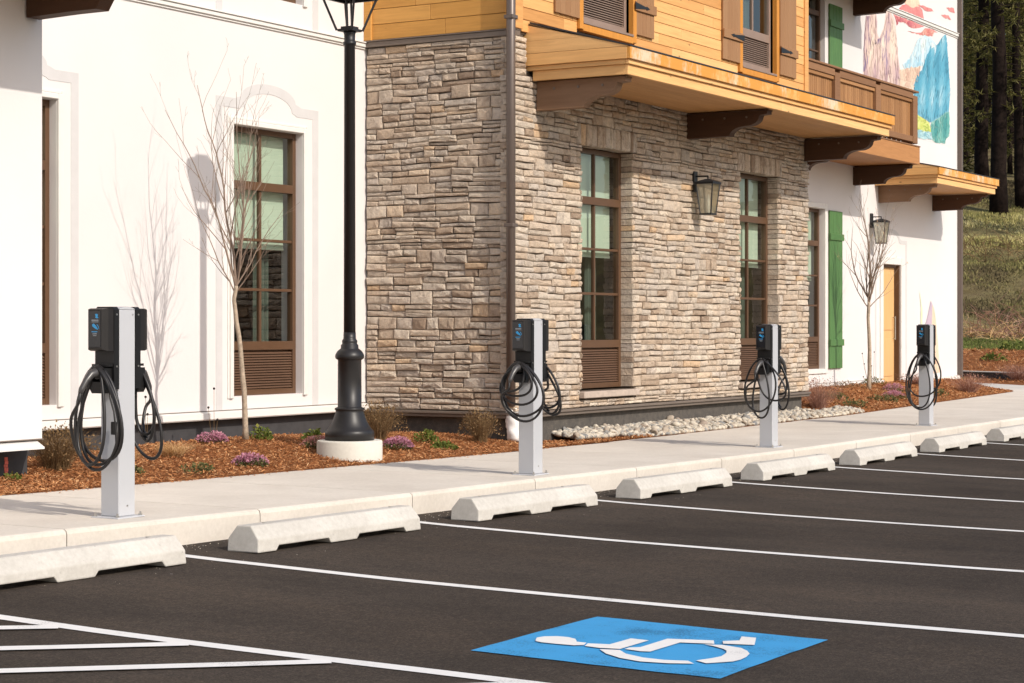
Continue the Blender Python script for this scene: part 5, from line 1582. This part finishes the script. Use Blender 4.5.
# low concrete edging in front of the bank
ed = thing('edging_wall', (47.6, 14.6, -.05), 'low grey concrete edging in front of the mulch bank at the far right', 'edging')
child(ed, 'edging', M['found'], lambda b: (b.prism([(49.2, 17.6), (45.9, 12.3), (46.15, 12.15), (49.45, 17.45)], lambda p, q, t: (p, q, t), -.2, .12)))
child(ed, 'coping', M['concrete'], lambda b: (b.prism([(49.18, 17.62), (45.87, 12.3), (46.17, 12.13), (49.48, 17.45)], lambda p, q, t: (p, q, t), .122, .142)))

# river rocks
def rock_mesh(seed):
    import bmesh
    rr = random.Random(seed)
    bm = bmesh.new()
    bmesh.ops.create_icosphere(bm, subdivisions=2, radius=1.0)
    sx, sy, sz = rr.uniform(.75, 1.1), rr.uniform(.6, .95), rr.uniform(.42, .7)
    k1 = [Vector((rr.gauss(0, 1), rr.gauss(0, 1), rr.gauss(0, 1))).normalized() for _ in range(9)]
    for v in bm.verts:
        c = v.co.copy()
        for q in k1:
            d = c.dot(q)
            if d > .62: v.co -= q * (d - .62) * .95
        v.co = Vector((v.co.x * sx, v.co.y * sy, v.co.z * sz))
    me = bpy.data.meshes.new('river_rock')
    bm.to_mesh(me); bm.free()
    for p in me.polygons: p.use_smooth = True
    return me
RM = []
for i in range(26):
    me = rock_mesh(50 + i); me.materials.append(M['rock'])
    at = me.attributes.new('rnd', 'FLOAT', 'FACE')
    v_ = R.random()
    at.data.foreach_set('value', [v_] * len(me.polygons))
    RM.append(me); me['tone'] = v_
rb = random.Random(77)
def rockspot(i):
    x = rb.uniform(19.35, 28.0)
    if i % 3 == 0: x = rb.uniform(19.3, 23)
    ymax = 10.90 if x < 26.5 else 10.75
    y = yback(x) + .03 + (ymax - yback(x) - .03) * rb.random()
    y0 = yback(x) + (.25 if x < 20.3 else 0)
    y = max(y, y0 + .03)
    return x, y
placed = []
n_ = 0; tries = 0
while n_ < 290 and tries < 9000:
    tries += 1
    x, y = rockspot(n_)
    s = rb.uniform(.038, .070) if rb.random() < .85 else rb.uniform(.07, .092)
    if any(abs(x - q[0]) < (s + q[2]) * .8 and abs(y - q[1]) < (s + q[2]) * .75 for q in placed): continue
    placed.append((x, y, s)); n_ += 1
    t = (y - yback(x)) / .6
    o = bpy.data.objects.new('river_rock', RM[rb.randrange(26)])
    COL.objects.link(o)
    o.location = (x, y, mulch(x, y) + .02 + .07 * min(1, t) + s * .25)
    o.scale = (s, s, s * rb.uniform(.9, 1.2))
    o.rotation_euler = (rb.uniform(-.5, .5), rb.uniform(-.5, .5), rb.uniform(0, 6.3))
    tv_ = o.data['tone']
    tag(o, ('grey' if tv_ < .3 else 'pale cream' if tv_ < .8 else 'brownish') + ' river rock in the strip along the foot of the stone wall', 'rock', 'river rocks along the stone wall')
# small filling stones
fillm = MB(); fillm.smooth = True
tmpl = RM[0]
tv = [tuple(v.co) for v in rock_mesh(3).vertices]
import bmesh
bm = bmesh.new(); bmesh.ops.create_icosphere(bm, subdivisions=1, radius=1.0)
bv = [v.co.copy() for v in bm.verts]; bf = [[v.index for v in f.verts] for f in bm.faces]; bm.free()
for i in range(6500):
    x, y = rockspot(i)
    s = rb.uniform(.020, .050)
    t = (y - yback(x)) / .6
    zc_ = mulch(x, y) + .012 + .075 * min(1, t)
    a = rb.uniform(0, 6.3); ca, sa = cos(a), sin(a)
    ex, ey, ez = s * rb.uniform(.8, 1.3), s * rb.uniform(.6, 1), s * rb.uniform(.5, .9)
    fillm.rnd = rb.random()
    fillm.add([(x + (v.x * ex * ca - v.y * ey * sa) * rb.uniform(.88, 1.1), y + (v.x * ex * sa + v.y * ey * ca) * rb.uniform(.88, 1.1), zc_ + v.z * ez) for v in bv], bf)
fillm.build('gravel', M['rock'], None, 'stuff', 'small pale stones between the river rocks')

# plants
def stems(b, x, y, z, n, h, rad, w_, rr, curl=.3, bias=(0, 0), segs=3, up=.55):
    for i in range(n):
        a = rr.uniform(0, 2 * pi)
        lean = rr.uniform(.05, 1.0) ** .8
        hh = h * rr.uniform(.55, 1.0) * (1 - .35 * lean * (1 - up))
        px_, py_ = x + cos(a) * rad * .18 * rr.random(), y + sin(a) * rad * .18 * rr.random()
        b.rnd = rr.random()
        pts = []
        for k_ in range(segs + 1):
            t = k_ / segs
            rr_ = rad * lean * (t ** (1.2)) + curl * rad * .15 * sin(t * 5 + i)
            pts.append((px_ + cos(a) * rr_ + bias[0] * t, py_ + sin(a) * rr_ + bias[1] * t, z + hh * (t ** .85) - .0 * t))
        ww = w_ * rr.uniform(.6, 1.2)
        s = (-sin(a) * ww, cos(a) * ww)
        if rr.random() < .5: s = (.509 * ww, -.86 * ww)
        vs = []
        for k_, p in enumerate(pts):
            f = 1 - .75 * k_ / segs
            vs += [(p[0] - s[0] * f, p[1] - s[1] * f, p[2]), (p[0] + s[0] * f, p[1] + s[1] * f, p[2])]
        b.add(vs, [(2 * k_, 2 * k_ + 1, 2 * k_ + 3, 2 * k_ + 2) for k_ in range(segs)])
def leaves(b, x, y, z, n, h, rad, ls, rr, zlo=.1, flat=.5, clump=0):
    cl = [(rr.uniform(0, 2 * pi), rr.uniform(.2, .9)) for _ in range(max(1, clump))]
    for i in range(n):
        if clump and rr.random() < .75:
            a0, r0 = rr.choice(cl); a = a0 + rr.gauss(0, .35); r_ = min(1, max(0, r0 + rr.gauss(0, .13)))
        else:
            a = rr.uniform(0, 2 * pi); r_ = rr.random() ** .55
        top = h * sqrt(max(.02, 1 - r_ * r_ * .92))
        zz = z + top * (zlo + (1 - zlo) * rr.random() ** flat) * rr.uniform(.85, 1.1)
        p = Vector((x + cos(a) * r_ * rad, y + sin(a) * r_ * rad, zz))
        d = Vector((cos(a) * .6 + rr.gauss(0, .5), sin(a) * .6 + rr.gauss(0, .5), .5 + rr.gauss(0, .4))).normalized()
        s = d.cross(Vector((rr.gauss(0, 1), rr.gauss(0, 1), rr.gauss(0, 1)))).normalized()
        L = ls * rr.uniform(.6, 1.3); W = L * rr.uniform(.28, .42)
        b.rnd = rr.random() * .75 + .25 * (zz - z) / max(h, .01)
        b.add([tuple(p - s * W * .2), tuple(p + d * L * .5 - s * W), tuple(p + d * L), tuple(p + d * L * .5 + s * W)], [(0, 1, 2, 3)])
PN = [0]
def plant(name, x, y, label, cat, parts, group=None, zf=mulch):
    PN[0] += 1
    rr = random.Random(900 + PN[0])
    z = zf(x, y) - .01
    T = thing(name, (x, y, z), label, cat, group)
    for (pn, mt, fn) in parts:
        b = MB(); fn(b, x, y, z, rr)
        b.build(pn, M[mt], T, kind='stuff' if len(b.f) > 60 else None)
    return T
def heather(x, y, label, r=.17, h=.13, mt='heather', n=1500):
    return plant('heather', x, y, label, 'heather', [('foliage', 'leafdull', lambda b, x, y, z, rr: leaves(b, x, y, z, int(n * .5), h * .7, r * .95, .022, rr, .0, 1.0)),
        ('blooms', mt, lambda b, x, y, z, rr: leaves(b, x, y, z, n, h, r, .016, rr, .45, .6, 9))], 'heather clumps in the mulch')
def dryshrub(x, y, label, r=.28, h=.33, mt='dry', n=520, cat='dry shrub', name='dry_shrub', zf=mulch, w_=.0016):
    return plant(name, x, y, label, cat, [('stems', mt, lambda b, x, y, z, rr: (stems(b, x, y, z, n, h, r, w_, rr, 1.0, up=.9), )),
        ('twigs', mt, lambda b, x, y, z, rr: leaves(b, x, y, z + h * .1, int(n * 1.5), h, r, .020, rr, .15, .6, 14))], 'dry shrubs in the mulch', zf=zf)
def greenlow(x, y, label, r=.18, h=.13, mt='leaf', n=420, ls=.035, zf=mulch):
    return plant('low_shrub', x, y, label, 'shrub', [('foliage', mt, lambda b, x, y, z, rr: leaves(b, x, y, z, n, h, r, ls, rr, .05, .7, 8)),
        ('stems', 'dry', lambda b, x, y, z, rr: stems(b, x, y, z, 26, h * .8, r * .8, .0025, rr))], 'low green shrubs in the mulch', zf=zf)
dryshrub(11.88, 11.28, 'large dry brown shrub behind the nearest charger, at the corner of the near wall', .38, .34, n=900)
plant('straw_tuft', 13.45, 11.40, 'straw coloured grass tuft right of the nearest charger', 'grass tuft', [('blades', 'strawtuft', lambda b, x, y, z, rr: stems(b, x, y, z, 420, .16, .24, .0022, rr, 1.0, up=.4))], 'grass tufts')
plant('straw_tuft', 12.78, 11.40, 'pale pinkish grass tuft partly behind the nearest charger post', 'grass tuft', [('blades', 'strawtuft', lambda b, x, y, z, rr: stems(b, x, y, z, 420, .15, .26, .0022, rr, 1.0, up=.4))], 'grass tufts')
heather(13.6, 10.66, 'pink heather in the mulch near the sidewalk, left of the lamp footing', .155, .11)
greenlow(12.69, 10.50, 'small dull green shrub at the sidewalk edge between charger and lamp', .16, .09, 'leafdull', 240, .025)
greenlow(12.1, 10.75, 'small dull green plant behind the post of the nearest charger', .15, .08, 'leafdull', 260)
heather(14.45, 11.78, 'pink heather directly behind the young tree trunk', .15, .11)
greenlow(14.95, 11.60, 'yellow green shrub right of the young tree trunk', .11, .13, 'leaf', 240)
greenlow(15.45, 11.35, 'yellow green shrub left of the lamp base', .10, .12, 'leaf', 200)
heather(15.1, 11.05, 'salmon pink heather beside the lamp footing', .16, .12, 'heather_pale')
dryshrub(16.40, 11.25, 'tan dry shrub right of the black lamp base', .30, .36, n=620)
heather(16.04, 10.78, 'bright magenta heather right of the lamp footing', .155, .12)
greenlow(16.95, 11.05, 'bright green shrub in front of the dark foundation', .13, .14, 'leaf', 340, .028)
greenlow(16.72, 10.68, 'low yellow green plant in front of the bright green shrub', .13, .08, 'leaf', 260)
dryshrub(17.74, 10.88, 'tan dry shrub beside the white wrapped pipe', .24, .33, n=560)
greenlow(10.98, 10.86, 'green shoots at the left edge in front of the red mark', .07, .07, 'leaf', 90, .025)
def seedhead(x, y, label, hs, zf=mulch):
    def st(b, x, y, z, rr):
        for (dx, dy, h) in hs:
            b.tube([(x + dx * .3, y + dy * .3, z), (x + dx * .8, y + dy * .7, z + h * .6), (x + dx, y + dy, z + h)], .0022, 4)
    def hd(b, x, y, z, rr):
        for (dx, dy, h) in hs:
            b.smooth = True
            b.lathe([(.002, z + h - .004), (.009, z + h + .001), (.012, z + h + .009), (.009, z + h + .017), (.002, z + h + .021)], x + dx, y + dy, 8)
    return plant('seed_stalks', x, y, label, 'dried flower', [('stalks', 'dry', st), ('seed_heads', 'seed', hd)], 'dried seed stalks', zf=zf)
seedhead(13.5, 12.0, 'thin dried seed stalks just right of the nearest charger', [(-.08, .0, .30), (-.02, .02, .22), (.04, -.02, .12), (.07, .02, .42)])
seedhead(13.9, 12.1, 'thin bare stalks against the wall base left of the young tree', [(.0, .0, .46), (.05, .02, .30)])
seedhead(15.0, 12.2, 'thin dried seed stalks against the wall base left of the lamp', [(.0, .0, .50), (-.06, .02, .32), (.05, 0, .2)])
# right bed
dryshrub(27.55, 11.05, 'reddish pink dry shrub at the end of the stone wall', .42, .46, 'drypink', 620)
greenlow(29.2, 11.50, 'dull green plant left of the far young tree', .26, .13, 'leafdull', 220, .035)
greenlow(28.67, 10.95, 'dark green low shrub in front of the far young tree, left of its neighbour', .28, .12, 'leafdull', 280, .035)
greenlow(30.66, 11.22, 'dark green low shrub in front of and right of the far young tree', .27, .13, 'leafdull', 280, .035)
heather(33.0, 11.85, 'pink heather left of the farthest charger, the one nearer the door', .22, .15, n=900)
heather(31.66, 11.38, 'pink heather left of the farthest charger, the one nearer the sidewalk', .24, .14, n=900)
greenlow(33.75, 11.33, 'small green shrub just right of the farthest charger', .2, .15, 'leafdull', 200, .035)
dryshrub(36.2, 11.55, 'tan dry shrub at the point of the far bed beside the path', .48, .36, 'drypink', 420, w_=.003)
greenlow(33.9, 12.55, 'small green shrub behind the far young tree', .2, .15, 'leafdull', 160, .035)
greenlow(32.1, 12.35, 'brownish low shrub at the wall below the green shutter', .3, .14, 'dry', 220, .03)
dryshrub(35.5, 12.30, 'reddish dry shrub in front of the orange door', .36, .24, 'drypink', 320, w_=.003)
seedhead(32.9, 12.2, 'dried seed stalks with dark heads left of the far young tree', [(-.5, .0, .60), (-.35, .02, .42), (-.2, -.02, .25), (-.05, .02, .52), (.0, .02, .38), (.08, .0, .62), (-.45, 0, .2), (-.1, 0, .34)])
hz = lambda x, y: (hill(x, y) + .03 if .8606 * x + .509 * y > 48.3 else gs(x))
dryshrub(47.5, 15.75, 'reddish dry shrub against the far downspout', .50, .75, 'drypink', 500, zf=hz, w_=.004)
dryshrub(46.4, 13.6, 'brown dry shrub in front of the low edging at the right', .60, .42, 'drypink', 420, zf=hz, w_=.004)
dryshrub(46.9, 12.9, 'brown dry shrub at the right edge of the picture by the edging', .6, .42, 'drypink', 420, zf=hz, w_=.004)
greenlow(51.7, 15.8, 'green shrub on the reddish mulch bank', .36, .20, 'leaf', 200, .07, zf=hz)
greenlow(55.2, 16.3, 'yellow green shrub at the top of the mulch bank, right edge', .45, .25, 'leaf', 220, .08, zf=hz)

# young bare trees
def bare_tree(name, base, trunk, crown_h, label, seed, mains, leafy_=0, r0=.026):
    rr = random.Random(seed)
    T = thing(name, base, label, 'tree', 'young bare trees by the wall')
    bx, by, bz = base
    tp = [(bx + a, by + c, bz + d) for a, c, d in trunk]
    b = MB(); b.smooth = True
    P_ = []
    for i in range(len(tp) - 1):
        for q in range(4):
            t = q / 4
            P_.append(tuple(tp[i][j] * (1 - t) + tp[i + 1][j] * t + rr.uniform(-.004, .004) for j in range(3)))
    P_.append(tp[-1])
    n = len(P_)
    b.tube(P_, [r0 * (1.35 if i == 0 else 1) * (1 - .35 * i / n) * rr.uniform(.94, 1.08) for i in range(n)], 9)
    b.build('trunk', M['bark'], T)
    cr = MB(); tw = MB(); lf = MB()
    def grow(p, d, L, r_, depth):
        segs = max(3, int(L / .11))
        pts = [Vector(p)]; rad = [r_]
        dd = Vector(d).normalized()
        kids = []
        for i in range(segs):
            up = .07 if depth < 2 else .04
            dd = (dd + Vector((rr.gauss(0, .10), rr.gauss(0, .10), rr.gauss(0, .05) + up))).normalized()
            pts.append(pts[-1] + dd * L / segs); rad.append(max(.0011, r_ * (1 - .82 * (i + 1) / segs)))
            if i >= 0 and depth < 3:
                kids.append((pts[-1].copy(), dd.copy(), (i + 1) / segs, rad[-1]))
        tgt = cr if depth < 2 else tw
        tgt.tube(pts, rad, 6 if depth < 2 else 3, cap=False)
        for (kp, kd, t, kr) in kids:
            m = 1 if rr.random() < (.60 if depth == 0 else .42) else 0
            for _ in range(m):
                a = rr.uniform(0, 2 * pi)
                side_v = kd.orthogonal().normalized()
                side_v = (Matrix.Rotation(a, 3, kd) @ side_v)
                nd = (kd * .86 + side_v * rr.uniform(.35, .62) + Vector((0, 0, .12))).normalized()
                grow(kp, nd, L * (1 - t * .55) * rr.uniform(.38, .62), max(.0013, kr * .62), depth + 1)
        if leafy_ and depth >= 2 and rr.random() < leafy_:
            q = pts[-1]
            lf.rnd = rr.random()
            lf.add([tuple(q), tuple(q + Vector((.02, 0, .01))), tuple(q + Vector((.02, .01, .035)))], [(0, 1, 2)])
    for (hfrac, az, tilt, L, r_) in mains:
        k_ = hfrac * (len(P_) - 1); i0 = min(int(k_), len(P_) - 1)
        p = P_[i0]
        d = Vector((cos(az) * sin(tilt), sin(az) * sin(tilt), cos(tilt)))
        grow(p, d, L, r_, 0)
    cr.build('branches', M['twig'], T)
    tw.build('twigs', M['twig'], T, kind='stuff')
    if lf.v: lf.build('last_leaves', M['strawtuft'], T)
    return T
# azimuths: screen-right is about -59 deg, screen-left about 121 deg
SR, SL = radians(-59.4), radians(120.6)
bare_tree('young_tree', (14.60, 11.50, .17), [(0, 0, 0), (-.01, .015, .45), (-.03, .05, .9), (-.055, .095, 1.28), (-.045, .075, 1.42)], 3.5,
    'young bare birch beside the tall brown window in the white wall', 21,
    [(1, SL, .26, 1.75, .010), (1, SR, .36, 1.35, .009), (1, SL + .8, .05, 1.95, .013), (.96, SR - .9, .20, 1.65, .009), (.93, SL + .2, .60, 1.0, .007), (1, SR + 1.2, .12, 1.85, .010), (.98, SL - 1.0, .24, 1.5, .008), (.90, SR + .2, .60, .65, .006), (1, SR + .4, .50, .85, .008)])
bare_tree('young_tree', (32.45, 12.10, .12), [(0, 0, 0), (.01, -.01, .7), (-.01, .01, 1.25), (.0, .0, 1.58)], 3.6,
    'young bare tree with a few yellow leaves right of the green shutter', 33,
    [(1, SL, .55, 1.35, .015), (1, SR, .55, 1.35, .015), (1, 0, .05, 1.75, .020), (.97, SL + .7, .30, 1.55, .014), (.97, SR - .7, .30, 1.5, .014), (.9, SL - .3, .75, .9, .010), (.9, SR + .3, .75, .9, .010), (.98, 2.2, .2, 1.6, .014)], leafy_=.12, r0=.036)

# hill grass, brush, pines
def wr(w_, r_): return (.8606 * w_ + .509 * r_, .509 * w_ - .8606 * r_)
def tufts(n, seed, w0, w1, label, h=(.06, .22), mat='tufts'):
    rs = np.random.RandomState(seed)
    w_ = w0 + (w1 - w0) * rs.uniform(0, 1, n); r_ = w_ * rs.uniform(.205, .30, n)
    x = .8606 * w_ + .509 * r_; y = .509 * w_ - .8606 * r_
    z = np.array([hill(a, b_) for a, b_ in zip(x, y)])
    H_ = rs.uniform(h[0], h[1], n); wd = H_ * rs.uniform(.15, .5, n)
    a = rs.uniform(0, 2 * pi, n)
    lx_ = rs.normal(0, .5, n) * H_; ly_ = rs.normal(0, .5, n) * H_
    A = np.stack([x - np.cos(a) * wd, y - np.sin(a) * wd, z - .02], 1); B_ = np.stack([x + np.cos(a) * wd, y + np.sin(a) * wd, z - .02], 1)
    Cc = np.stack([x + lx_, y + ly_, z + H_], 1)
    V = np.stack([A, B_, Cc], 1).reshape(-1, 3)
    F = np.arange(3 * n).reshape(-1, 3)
    # meadow and litter patches, with sunny and shaded bands painted into the colour
    light_patch = np.interp(w_, [56, 60, 66, 70, 73, 78, 81, 84, 100], [.55, .35, .15, .35, .85, 1.0, .5, .05, .0]) + .25 * np.sin(r_ * 1.9 + w_ * .8) * np.sin(w_ * 1.3)
    r = np.clip(light_patch * .75 + rs.uniform(-.05, .3, n), 0, 1)
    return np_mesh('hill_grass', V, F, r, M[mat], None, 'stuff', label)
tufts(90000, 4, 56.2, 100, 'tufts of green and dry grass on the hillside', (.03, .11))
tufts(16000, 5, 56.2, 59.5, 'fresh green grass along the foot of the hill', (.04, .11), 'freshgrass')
def brush(w_, r_, label, n, h, rad, seed, mt='dry'):
    x, y = wr(w_, r_); z = hill(x, y)
    T = thing('brush_thicket', (x, y, z), label, 'brush', 'brush on the hillside')
    rr = random.Random(seed); b = MB()
    for i in range(n):
        px_ = x + rr.uniform(-rad, rad); py_ = y + rr.uniform(-rad, rad)
        p = Vector((px_, py_, hill(px_, py_))); d = Vector((rr.gauss(0, .6), rr.gauss(0, .6), 1)).normalized()
        pts = [p.copy()]
        L = h * rr.uniform(.6, 1.7)
        for k_ in range(6):
            d = (d + Vector((rr.gauss(0, .3), rr.gauss(0, .3), -.18))).normalized()
            p = p + d * L / 6; pts.append(p.copy())
        b.rnd = rr.random()
        b.tube(pts, [.012 * (1 - .12 * k_) for k_ in range(7)], 3, False)
    b.build('twigs', M[mt], T, kind='stuff')
brush(60.5, 14.6, 'tangle of pale dead twigs at the foot of the grass hill', 170, .6, 1.3, 5, 'strawtuft')
brush(61, 16.0, 'tangle of brown brush on the lower hill at the right edge', 240, .9, 1.8, 6, 'drypink')
brush(72, 17.6, 'tangle of pale twigs higher on the hill', 120, 1.0, 1.5, 7)

def pine_arrays(seed, H_=21.0, r0=.26, low=2.2, dens=1.0, crownr=2.6, n_br=85):
    rr = random.Random(seed)
    tb = MB(); tb.smooth = True
    n = 12
    path = []
    x = y = 0
    for i in range(n + 1):
        path.append((x, y, H_ * i / n - .4)); x += rr.gauss(0, .05); y += rr.gauss(0, .05)
    tb.tube(path, [max(.03, r0 * (1.2 if i == 0 else 1) * (1 - .85 * (i / n) ** 1.2)) for i in range(n + 1)], 9)
    V = []; F = []
    def add(vs, f): 
        o = len(V); V.extend(vs); F.extend([tuple(q + o for q in t) for t in f])
    for i in range(n_br):
        z = low + (H_ - low - .5) * (i / n_br) ** .9
        a = rr.uniform(0, 2 * pi)
        t = (z - low) / (H_ - low)
        L = crownr * (1 - t * .8) * rr.uniform(.55, 1.1)
        dead = z < H_ * .22 and rr.random() < .45
        base = Vector((path[min(n, int(z / H_ * n))][0], path[min(n, int(z / H_ * n))][1], z))
        d = Vector((cos(a), sin(a), rr.uniform(-.25, .15)))
        pts = [base + d * L * q / 4 + Vector((0, 0, -.10 * (q / 4) ** 2 * L)) for q in range(5)]
        tb.tube(pts, [.030 * (1 - .2 * q) for q in range(5)], 3, False)
        if dead: continue
        nc = int(9 * dens * L / 2) + 3
        for c_ in range(nc):
            u = rr.uniform(.25, 1.05); q = base + d * L * u + Vector((0, 0, -.10 * u * u * L)) + Vector((rr.gauss(0, .20), rr.gauss(0, .20), rr.gauss(0, .12)))
            for k_ in range(9):
                dv = Vector((rr.gauss(0, 1), rr.gauss(0, 1), rr.gauss(0, .7))).normalized()
                s = dv.orthogonal().normalized() * rr.uniform(.018, .045)
                e = q + dv * rr.uniform(.16, .34)
                add([tuple(q - s), tuple(q + s), tuple(e)], [(0, 1, 2)])
    return tb, np.array(V), np.array(F)
PV = []
for i, (sd_, H_, r0, low, dens, cr_, nb) in enumerate(((1, 23, .30, 3.0, 1.0, 2.7, 90), (2, 20, .20, 2.0, 1.1, 2.3, 90), (3, 25, .34, 4.0, .9, 3.0, 90), (4, 12, .11, .6, 1.3, 1.8, 80))):
    PV.append(pine_arrays(sd_, H_, r0, low, dens, cr_, nb))
PMESH = []
for tb, V, F in PV:
    o = tb.build('trunk', M['pinebark']); me1 = o.data; bpy.data.objects.remove(o)
    o = np_mesh('crown', V, F, NP.uniform(0, 1, len(F)), M['needles']); me2 = o.data; bpy.data.objects.remove(o)
    PMESH.append((me1, me2))
def pine(w_, r_, var, label, rot=0, sc=1.0, xy=None, group='pines on the hill'):
    x, y = xy if xy else wr(w_, r_)
    T = thing('pine_tree', (x, y, hill(x, y)), label, 'tree', group)
    T.rotation_euler = (0, 0, rot); T.scale = (sc, sc, sc)
    for nm, me in zip(('trunk', 'crown'), PMESH[var]):
        o = bpy.data.objects.new(nm, me); COL.objects.link(o); o.parent = T
    return T
def pp(px_, w_): return (px_ - 512) / 1991.0 * w_
pine(84, pp(982.5, 84), 0, 'dark pine trunk just right of the far downspout', .3)
pine(80, pp(998.5, 80), 2, 'thickest dark pine trunk, right of the downspout and behind the canopy end', 1.7)
pine(82, pp(1021, 82), 1, 'dark pine trunk at the right edge of the picture', 2.9, 1.1)
pine(97, pp(965, 97), 1, 'slender pine close behind the building corner', 4.0)
pine(93, pp(1010, 93), 3, 'small green pine between the two big trunks and the right edge', .8, 1.2)
pine(104, pp(973, 104), 0, 'pine behind the left big trunk', 5.0)
pine(108, pp(1003, 108), 1, 'pine seen between the thick trunk and the right edge', 2.0)
pine(88, pp(960, 88), 3, 'young pine half hidden by the building corner', 2.4, 1.1)
for i, (w_, px_, v) in enumerate(((90, 1060, 0), (86, 1085, 2), (95, 1110, 1), (92, 930, 0))):
    pine(w_, pp(px_, w_), v, 'pine on the hill outside the picture', i * 1.3)
for i, (x, y) in enumerate(((77, 6), (73, 10), (84, 3), (80, 12))):
    pine(0, 0, (0, 2, 1, 0)[i], 'pine on the hill outside the picture', i * 2.1, 1.0, (x, y))
# far wood: one mass
def wood(name, spots, label, seed):
    rs = np.random.RandomState(seed)
    Vs = []; Fs = []; o = 0
    tb = MB(); 
    for (x, y, v, sc) in spots:
        V, F = PV[v][1], PV[v][2]
        a = rs.uniform(0, 6.28); z = hill(x, y)
        W = np.stack([(V[:, 0] * np.cos(a) - V[:, 1] * np.sin(a)) * sc + x, (V[:, 0] * np.sin(a) + V[:, 1] * np.cos(a)) * sc + y, V[:, 2] * sc + z], 1)
        Vs.append(W); Fs.append(F + o); o += len(V)
        t0 = PV[v][0]
        ca, sa = cos(a) * sc, sin(a) * sc
        k_ = len(tb.v)
        tb.v.extend([(p[0] * ca - p[1] * sa + x, p[0] * sa + p[1] * ca + y, p[2] * sc + z) for p in t0.v])
        tb.f.extend([[q + k_ for q in f] for f in t0.f]); tb.r.extend(t0.r); tb.mi.extend(t0.mi); tb.sm.extend(t0.sm)
    V = np.concatenate(Vs); F = np.concatenate(Fs)
    root = np_mesh(name, V, F, rs.uniform(0, 1, len(F)), M['needles'], None, 'stuff', label)
    t = tb.build('trunks', M['pinebark'], root, kind='stuff')
rs_ = random.Random(12)
sp = []
for i in range(44):
    w_ = rs_.uniform(108, 165); px_ = rs_.uniform(925, 1075)
    x, y = wr(w_, pp(px_, w_)); sp.append((x, y, rs_.choice((0, 1, 2, 3, 3)), rs_.uniform(.8, 1.25)))
for i in range(26):
    w_ = rs_.uniform(115, 165); px_ = rs_.uniform(1075, 1400)
    x, y = wr(w_, pp(px_, w_)); sp.append((x, y, rs_.choice((0, 1, 2)), rs_.uniform(.8, 1.25)))
wood('distant_wood', sp, 'dark pine wood filling the slope behind the building', 8)
sp = []
for i in range(44):
    sp.append((rs_.uniform(-60, 90), rs_.uniform(-48, -34), rs_.choice((0, 1, 2)), rs_.uniform(.55, .75)))
wood('tree_line', sp, 'line of pines on the far side of the car park behind the camera', 9)

# grit and leaf litter gathered along the kerb and on the asphalt
rg = random.Random(5)
gr = MB()
for i in range(1300):
    if rg.random() < .6:
        x = rg.uniform(4, 27); y = 8.10 - abs(rg.gauss(0, .12)) - .004
        s_ = rg.uniform(.0025, .006)
    else:
        x = rg.uniform(3, 27); y = 8.1 - rg.random() ** 2 * .9; s_ = rg.uniform(.002, .004)
    z = lot(x, y) + .001
    gr.rnd = rg.random(); a = rg.uniform(0, 6.3)
    p = [(x + s_ * cos(a + q) * rg.uniform(.7, 1.3), y + s_ * sin(a + q) * rg.uniform(.7, 1.3), z) for q in (0, 1.6, 3.1, 4.7)]
    gr.add(p + [(x, y, z + s_ * .8)], [(0, 1, 4), (1, 2, 4), (2, 3, 4), (3, 0, 4)])
gr.build('grit', M['rock'], None, 'stuff', 'small grit along the kerb and scattered on the asphalt')
sc_ = MB()
for i in range(420):
    x = rg.uniform(8, 19); y = yback(x) - abs(rg.gauss(0, .05)) - .005
    z = gs(x) + .012; L = rg.uniform(.008, .03); a = rg.uniform(0, 6.3); W = L * .2
    sc_.rnd = rg.random()
    ca, sa = cos(a), sin(a)
    sc_.add([(x - ca * L / 2 - sa * W, y - sa * L / 2 + ca * W, z), (x + ca * L / 2 - sa * W, y + sa * L / 2 + ca * W, z), (x + ca * L / 2 + sa * W, y + sa * L / 2 - ca * W, z), (x - ca * L / 2 + sa * W, y - sa * L / 2 - ca * W, z), (x, y, z + W)],
        [(0, 1, 4), (1, 2, 4), (2, 3, 4), (3, 0, 4)])
sc_.build('spilled_bark', M['chips'], None, 'stuff', 'bark chips spilled onto the edge of the sidewalk')
